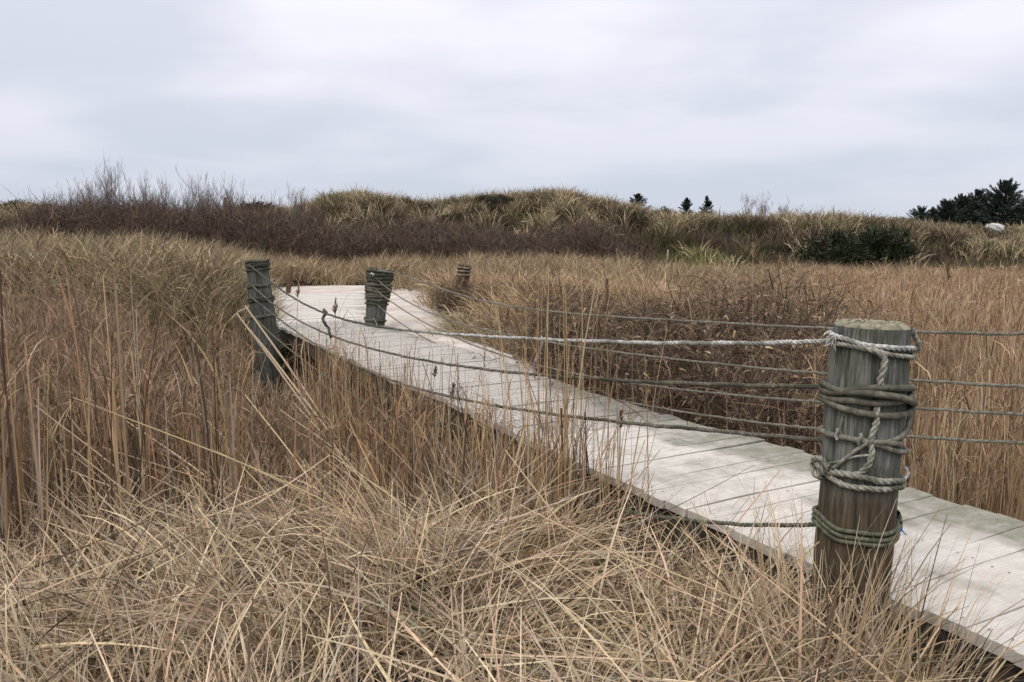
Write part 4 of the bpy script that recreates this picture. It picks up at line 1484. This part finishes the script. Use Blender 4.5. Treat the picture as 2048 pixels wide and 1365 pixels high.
# long bleached stalks that lean out over the reeds to the left
LS = [((1000, 1190), (145, 795)), ((560, 1080), (252, 842)), ((610, 1060), (372, 800)), ((780, 1120), (205, 895)), ((560, 1100), (240, 925)),
      ((700, 1080), (490, 790)), ((860, 1060), (560, 820)), ((910, 1120), (690, 850)), ((1010, 1130), (860, 855)), ((1000, 1100), (905, 860)), ((420, 1180), (150, 1010)), ((380, 1210), (60, 1100)),
      ((300, 1200), (0, 1130)), ((640, 1180), (330, 1010)), ((1120, 1180), (1320, 900)), ((1200, 1150), (1290, 880)), ((1380, 1180), (1560, 940)), ((1240, 1230), (1010, 900)), ((1430, 1250), (1750, 1100)),
      ((1580, 1320), (1700, 1190)), ((480, 1330), (590, 1000)), ((1900, 1420), (1200, 1090)), ((1700, 1400), (1040, 1010)), ((1400, 1365), (1080, 1100)), ((200, 1330), (170, 1130))]
for (u0, v0), (u1, v1) in (((640, 860), (474, 628)), ((655, 850), (490, 612)), ((600, 790), (482, 640))):
    p0, p1 = at_y(u0, v0, 6.6), at_y(u1, v1, 7.6)
    v, q = tube(np.array([p0 - (p1 - p0) * .4, (p0 + p1) / 2 + [0, 0, .02], p1]), [.008, .010, .008], 6)
    b.add(v, q, np.array((.33, .25, .16)))
for _k in range(26):
    u_, v_ = random.uniform(150, 1050), random.uniform(1080, 1260)
    LS.append(((u_, v_), (u_ - random.uniform(60, 420), v_ - random.uniform(120, 330))))
for (u0, v0), (u1, v1) in LS:
    p0 = on_z(u0, v0, -.28)
    p1 = at_y(u1, v1, p0[1] + random.uniform(-.15, .35))
    dv = p1 - p0
    ln = np.linalg.norm(dv)
    pth = smooth_path(np.array([p0, p0 + dv * .5 + [0, 0, .03 * ln], p1]), 7)
    b.add(*tube(pth, np.linspace(.0048, .0022, len(pth)) * random.uniform(.7, 1.15), 5), mixcol(1, [(.60, .51, .36), (.52, .43, .29), (.44, .35, .23)])[0])
stuff('tussock_grass', b, M_grass, 'pale matted straw grass filling the front of the view', 'grass')


# ------------------------------------------------------------------ single reeds one can tell apart
REEDS = [
    # px of tip, of foot, distance, height of plume, look
    ((672, 598), (668, 700), 7.6, .17, (.16, .085, .06), 'reddish reed plume in front of the planks, left of the middle post'),
    ((597, 572), (590, 690), 8.0, .12, (.22, .15, .12), 'slender faded reed against the planks beside the outer bend post'),
    ((872, 735), (858, 830), 5.6, .08, (.13, .10, .08), 'small dark reed plume before the planks below the drooping tussock'),
    ((908, 770), (895, 850), 5.3, .10, (.11, .085, .07), 'dark curved reed plume low before the planks at mid walk'),
    ((1243, 825), (1232, 985), 3.95, .09, (.09, .06, .05), 'blackish pointed reed plume under the third front rope'),
    ((1507, 487), (1497, 900), 7.5, .15, (.38, .29, .19), 'tallest pale reed standing above the reed field left of the front post'),
    ((1560, 513), (1563, 880), 8.0, .13, (.30, .21, .13), 'tall tan reed right of the tallest pale reed'),
    ((1897, 515), (1893, 700), 12.0, .40, (.12, .085, .05), 'dark brown upright stalk in the reed field right of the front post'),
]
for k_, ((ut, vt), (ub, vb), yy, ph, hc, lb) in enumerate(REEDS):
    p1, p0 = at_y(ut, vt, yy), at_y(ub, vb, yy)
    g0 = float(ground(np.array([p0[0]]), np.array([p0[1]]))[0])
    dv = p1 - p0
    foot = p0 + dv * ((g0 - .05 - p0[2]) / dv[2])
    rd = empty('reed', foot)
    tag(rd, lb, 'reed', 'single tall reeds')
    v, q = tube(smooth_path(np.array([[0, 0, 0], (p1 - foot) * .5 + [.015, 0, 0], (p1 - foot) * (1 - ph / np.linalg.norm(p1 - foot))]), 6), np.linspace(.0042, .0028, 13) * (1 + yy / 30), 5)
    bg = Bag()
    bg.add(v, q, np.array((.42, .32, .21)))
    # two blades
    for f in (.35, .6):
        v, q, c, *_r = ribbons(((p1 - foot) * f)[None], random.uniform(0, 6.28), .5, 1.2, .28, .009, 4, np.array([[.42, .33, .22]]), taper=.2)
        bg.add(v, q, c)
    bg.build('stem', M_grass, rd)
    bg = Bag()
    nn_ = 60
    f = rng.uniform(0, 1, nn_)
    top = (p1 - foot)
    ax = dv / np.linalg.norm(dv)
    st_ = top - ax * (ph * (1 - f))[:, None]
    v, q, c, *_r = ribbons(st_, rng.uniform(0, 6.28, nn_), rng.uniform(.15, .7, nn_), rng.uniform(-.2, .6, nn_), (1.15 - f) * ph * .30 + .015, .0045 * (1 + yy / 14), 2, mixcol(nn_, [hc]), taper=.3)
    bg.add(v, q, c)
    bg.build('plume', M_grass, rd)

# ------------------------------------------------------------------ stakes
STAKES = [
    ((583, 533), (577, 578), 17.4, .055, 'short dark leaning stake beside the sand, right of the outer bend post'),
    ((1214, 557), (1214, 612), 11.0, .022, 'thin dark rod standing in the grass behind the ropes'),
    ((450, 395), (450, 462), 27.0, .05, 'dark upright post among the bare shrubs on the skyline'),
    ((1336, 500), (1334, 524), 26.0, .025, 'weathered tan stick at the edge of the green moss'),
]
for (ut, vt), (ub, vb), yy, r_, lb in STAKES:
    p1, p0 = at_y(ut, vt, yy), at_y(ub, vb, yy)
    dv = p1 - p0
    p00 = p0 - dv * .6
    o = empty('stake', p00)
    v, q = tube(np.array([[0, 0, 0], (p1 - p00) * .5, (p1 - p00) * .985, (p1 - p00)]), [r_, r_ * .97, r_ * .92, r_ * .4], 9)
    bpy.data.objects.remove(o)
    me = np_mesh('stake', v, q)
    o = link('stake', me, M_rope_tan if 'weathered' in lb else M_brown_wood)
    o.location = p00
    tag(o, lb, 'stake', 'stakes')

# ------------------------------------------------------------------ the pale boulder on the crest
bm = bmesh.new()
bmesh.ops.create_icosphere(bm, subdivisions=4, radius=1.0)
for vv in bm.verts:
    c_ = vv.co
    s_ = [abs(t) ** .62 * (1 if t > 0 else -1) for t in c_]
    k = 1 + .10 * math.sin(3 * c_.x + 1) * math.cos(4 * c_.y) + .06 * math.sin(9 * c_.z + 5 * c_.x)
    vv.co = Vector((s_[0] * .37, s_[1] * .30, s_[2] * .21)) * k
me = bpy.data.meshes.new('boulder')
bm.to_mesh(me)
bm.free()
for p_ in me.polygons:
    p_.use_smooth = True
o = link('boulder', me, M_rock)
o.location = at_y(1990, 457, 38.5)
o.rotation_euler = (.05, .1, .3)
tag(o, 'pale whitish boulder on the hill crest in front of the dark conifers', 'boulder')


# ------------------------------------------------------------------ trees and shrubs
def conifer(loc, h, rad, label, seed, group, sparse=1.0, shape=1.0, first=.08):
    g = np.random.default_rng(seed)
    t = empty('conifer_tree', loc)
    tag(t, label, 'tree', group)
    v, q = tube(np.array([[0, 0, -.4], [0.02, 0, h * .4], [0, .02, h * .75], [0, 0, h]]), [h * .028, h * .02, h * .011, h * .003], 7)
    link('trunk', np_mesh('trunk', v, q), M_brown_wood, t)
    bg = Bag()
    nb = int(150 * sparse)
    zf = np.sort(g.uniform(first, .99, nb))
    prof = (1 - zf) ** shape * g.uniform(.6, 1.12, nb) * rad + .04 * rad
    az = g.uniform(0, 6.28, nb)
    base = np.c_[np.zeros((nb, 2)), zf * h]
    tilt = np.interp(zf, [0, .6, 1], [1.55, 1.25, .5]) + g.normal(0, .10, nb)
    c0 = mixcol(nb, [(.025, .040, .036), (.034, .052, .044), (.020, .032, .03)])
    v, q, c, p, d = ribbons(base, az, tilt, g.normal(-.25, .15, nb), prof, .05 * h / 5, 6, c0 * .8, taper=.3)
    bg.add(v, q, c)
    per = 44
    ii = np.repeat(np.arange(nb), per)
    f = g.uniform(.12, 1, len(ii)) * 5.99
    k0 = f.astype(int)
    fr = (f - k0)[:, None]
    pos = p[ii, k0] * (1 - fr) + p[ii, np.minimum(k0 + 1, 6)] * fr
    side = np.where(g.random(len(ii)) < .5, 1, -1)
    ln = prof[ii] * (1.05 - f / 7) * .42 + .05 * h / 5
    v, q, c, *_r = ribbons(pos, az[ii] + side * g.uniform(.2, 1.1, len(ii)), tilt[ii] + g.normal(0, .35, len(ii)), g.normal(.1, .3, len(ii)), ln, .065 * h / 5 * g.uniform(.6, 1.4, len(ii)), 2,
                           mixcol(len(ii), [(.026, .044, .038), (.036, .058, .046), (.020, .032, .03), (.045, .065, .05)]), taper=.25)
    bg.add(v, q, c)
    bg.build('crown', M_needle, t)
    return t


def tree_at(u, v_top, v_base, yy, half_px, label, seed, group, **kw):
    top, base_ = at_y(u, v_top, yy), at_y(u, v_base, yy)
    base_[2] = ground(base_[:1], base_[1:2])[0]
    h = top[2] - base_[2]
    return conifer((base_[0], base_[1], base_[2]), h, half_px / F_PX * yy, label, seed, group, **kw)


GC = 'small conifers behind the dune crest'
tree_at(1275, 390, 452, 58, 50, 'widest conifer of the three peeping over the middle of the dune crest', 11, GC, shape=.8)
tree_at(1372, 397, 456, 60, 38, 'conifer between its two neighbours on the dune crest', 12, GC, shape=.8)
tree_at(1412, 393, 456, 60, 38, 'ragged narrow conifer of the three, nearest the bare crest shrubs', 13, GC, shape=.9, sparse=.8)
GR = 'dark conifers behind the boulder'
for k_, (u, vt, hw, yy, sh, lb) in enumerate([
    (2003, 368, 95, 66, .7, 'tallest dark conifer, directly above the pale boulder'),
    (1953, 387, 72, 68, .65, 'second tallest dark conifer, beside the tallest one'),
    (1920, 399, 62, 67, .5, 'rounded dark conifer between the slope and the second tallest one'),
    (1890, 408, 52, 66, .5, 'squat dark conifer at the shoulder of the dark grove'),
    (1862, 415, 26, 64, .7, 'small pointed conifer at the outer end of the dark grove'),
    (1838, 422, 42, 65, .45, 'low rounded dark conifer where the grove runs out on the slope'),
    (2066, 398, 80, 64, .5, 'dark conifer cut by the edge of the picture beyond the boulder')]):
    tree_at(u, vt, 478, yy, hw, lb, 20 + k_, GR, shape=sh, first=.02, sparse=1.3)


def pine(u, vt, vb, yy, hw, label, seed, name='pine_tree', cols=((.022, .033, .022), (.032, .045, .028), (.016, .024, .018)), group='low pines on the dune crest'):
    """a low umbrella of needle clumps on a forked stem"""
    g = np.random.default_rng(seed)
    top, base_ = at_y(u, vt, yy), at_y(u, vb, yy)
    base_[2] = ground(base_[:1], base_[1:2])[0]
    h, rad = max(top[2] - base_[2], .6), hw / F_PX * yy
    t = empty(name, base_)
    tag(t, label, 'bush' if 'bush' in name else 'tree', group)
    bg = Bag()
    for k in range(5):
        a = g.uniform(0, 6.28)
        e = np.array([math.cos(a) * rad * .6, math.sin(a) * rad * .6, h * g.uniform(.6, .85)])
        bg.add(*tube(smooth_path(np.array([[0, 0, -.3], e * [.25, .25, .4], e]), 5), np.linspace(.06, .02, 11), 6))
    bg.build('trunk', M_brown_wood, t)
    bg = Bag()
    nc = 64
    u_, a_ = g.random(nc) ** .5, g.uniform(0, 6.28, nc)
    cen = np.c_[u_ * rad * g.uniform(.7, 1.1, nc) * np.cos(a_), u_ * rad * .9 * np.sin(a_), h * (.28 + g.uniform(0, .6, nc) * np.sqrt(1.02 - u_ ** 2))]
    ii = np.repeat(np.arange(nc), 60)
    n = len(ii)
    off = g.normal(0, 1, (n, 3)) * np.array([.13, .13, .09]) * min(rad, h)
    v, q, c, *_r = ribbons(cen[ii] + off, np.arctan2(off[:, 1], off[:, 0]), g.uniform(.1, 1.7, n), g.normal(0, .3, n), g.uniform(.10, .22, n) * min(rad, h), g.uniform(.03, .06, n) * min(rad, h), 2,
                           mixcol(n, cols), taper=.25)
    bg.add(v, q, c)
    bg.build('crown', M_needle, t)


pine(1752, 424, 452, 52, 26, 'low flat pine behind the dune crest, left of the dark grove', 41)
pine(1796, 425, 452, 53, 20, 'smaller low pine behind the crest, next to the dark grove', 42)
pine(1680, 424, 450, 44, 22, 'brownish low pine on the crest above the dark green bushes', 43, cols=((.05, .05, .03), (.07, .065, .04)))
pine(1215, 402, 432, 46, 30, 'olive pine on the dune crest left of the widest conifer', 44, cols=((.05, .052, .03), (.075, .07, .042)))
pine(1332, 412, 440, 50, 26, 'olive low pine between the widest conifer and its neighbours', 45, cols=((.05, .055, .032), (.075, .072, .045)))
pine(985, 398, 450, 38, 52, 'dark spreading pine on the face of the middle dune', 46, cols=((.028, .030, .02), (.045, .045, .028)))
pine(930, 420, 470, 36, 48, 'dark low pine on the middle dune, lower than the spreading one', 47, cols=((.04, .038, .025), (.055, .05, .032)))
pine(38, 401, 455, 40, 52, 'olive pine on the skyline at the far left beside the bare shrubs', 48, cols=((.045, .045, .028), (.065, .06, .036)))
pine(520, 404, 440, 40, 46, 'dark olive pine behind the thicket between bare shrubs and dune', 49, cols=((.035, .035, .022), (.05, .045, .03)))
DGB = ((.022, .030, .014), (.032, .042, .02), (.016, .022, .012))
pine(1762, 440, 528, 29.5, 62, 'dark green bush at the foot of the dune, taller of two', 51, 'evergreen_bush', DGB, 'dark green bushes below the dune')
pine(1664, 455, 528, 29.2, 58, 'dark green bush at the foot of the dune, lower and wider of two', 52, 'evergreen_bush', DGB, 'dark green bushes below the dune')


def bare_shrub(u, vt, vb, yy, hw, label, seed, stems=9, col=((.13, .11, .105), (.17, .145, .135))):
    g = np.random.default_rng(seed)
    top, base_ = at_y(u, vt, yy), at_y(u, vb, yy)
    base_[2] = ground(base_[:1], base_[1:2])[0]
    h, rad = max(top[2] - base_[2], .6), hw / F_PX * yy
    t = empty('bare_shrub', base_)
    tag(t, label, 'shrub', 'bare shrubs on the skyline')
    n = stems
    b_ = np.c_[g.uniform(-.5, .5, n) * rad, g.uniform(-.5, .5, n) * rad, np.full(n, -.2)]
    bg, bt = Bag(), Bag()
    az = np.arctan2(b_[:, 1], b_[:, 0])
    v, q, c, p, d = ribbons(b_, az, g.uniform(0, .35, n) * rad / h * 1.6, g.normal(-.05, .12, n), (h + .2) * g.uniform(.5, .82, n), .021, 7, mixcol(n, col), wig=.05, taper=.3)
    bg.add(v, q, c)
    v, q, c, *_r = ribbons(b_, az, 0, 0, .05, .028, 1, mixcol(n, col))
    lv = [(p, n, (h + .2) * .33)]
    for lev in range(3):
        p_, m, ln = lv[-1]
        kid = (7, 5, 3)[lev]
        ii = np.repeat(np.arange(m), kid)
        f = g.uniform(.25, .98, len(ii)) * (p_.shape[1] - 1)
        k0 = f.astype(int)
        pos = p_[ii, k0] * (1 - (f - k0))[:, None] + p_[ii, np.minimum(k0 + 1, p_.shape[1] - 1)] * (f - k0)[:, None]
        v, q, c, pp, d = ribbons(pos, g.uniform(0, 6.28, len(ii)), g.uniform(.15, .8, len(ii)), g.normal(-.2, .2, len(ii)), ln * g.uniform(.5, 1.1, len(ii)), (.012, .009, .007)[lev], 4, mixcol(len(ii), col), wig=.06, taper=.4)
        bt.add(v, q, c)
        lv.append((pp, len(ii), ln * .5))
    bg.build('stem', M_twig, t)
    bt.build('twig', M_twig, t)


for k_, (u, vt, hw, lb) in enumerate([
    (128, 382, 30, 'low bare shrub at the outer end of the row beside the olive pine'),
    (165, 358, 34, 'bare shrub with fine upright twigs, second from the olive pine'),
    (205, 352, 30, 'dense bare shrub left of the tallest one'),
    (236, 345, 34, 'tallest bare shrub on the skyline'),
    (296, 366, 30, 'slim bare shrub in the gap right of the tallest one'),
    (348, 362, 30, 'bare shrub left of the twin bushy crowns'),
    (393, 350, 34, 'broad bare shrub, second tallest of the row'),
    (425, 362, 30, 'bare shrub between the broad one and the dark upright post'),
    (456, 363, 24, 'thin bare shrub right beside the dark upright post'),
    (592, 376, 26, 'small lone bare shrub where the thicket meets the dune')]):
    bare_shrub(u, vt, 440, 31, hw, lb, 60 + k_)
bare_shrub(1515, 393, 445, 40, 44, 'pale hazy bare shrub on the right hand dune crest', 80, 10, ((.16, .13, .12), (.2, .165, .15)))
bare_shrub(1570, 404, 445, 40, 30, 'smaller pale bare shrub beside the hazy one on the crest', 81, 7, ((.16, .13, .12), (.2, .165, .15)))
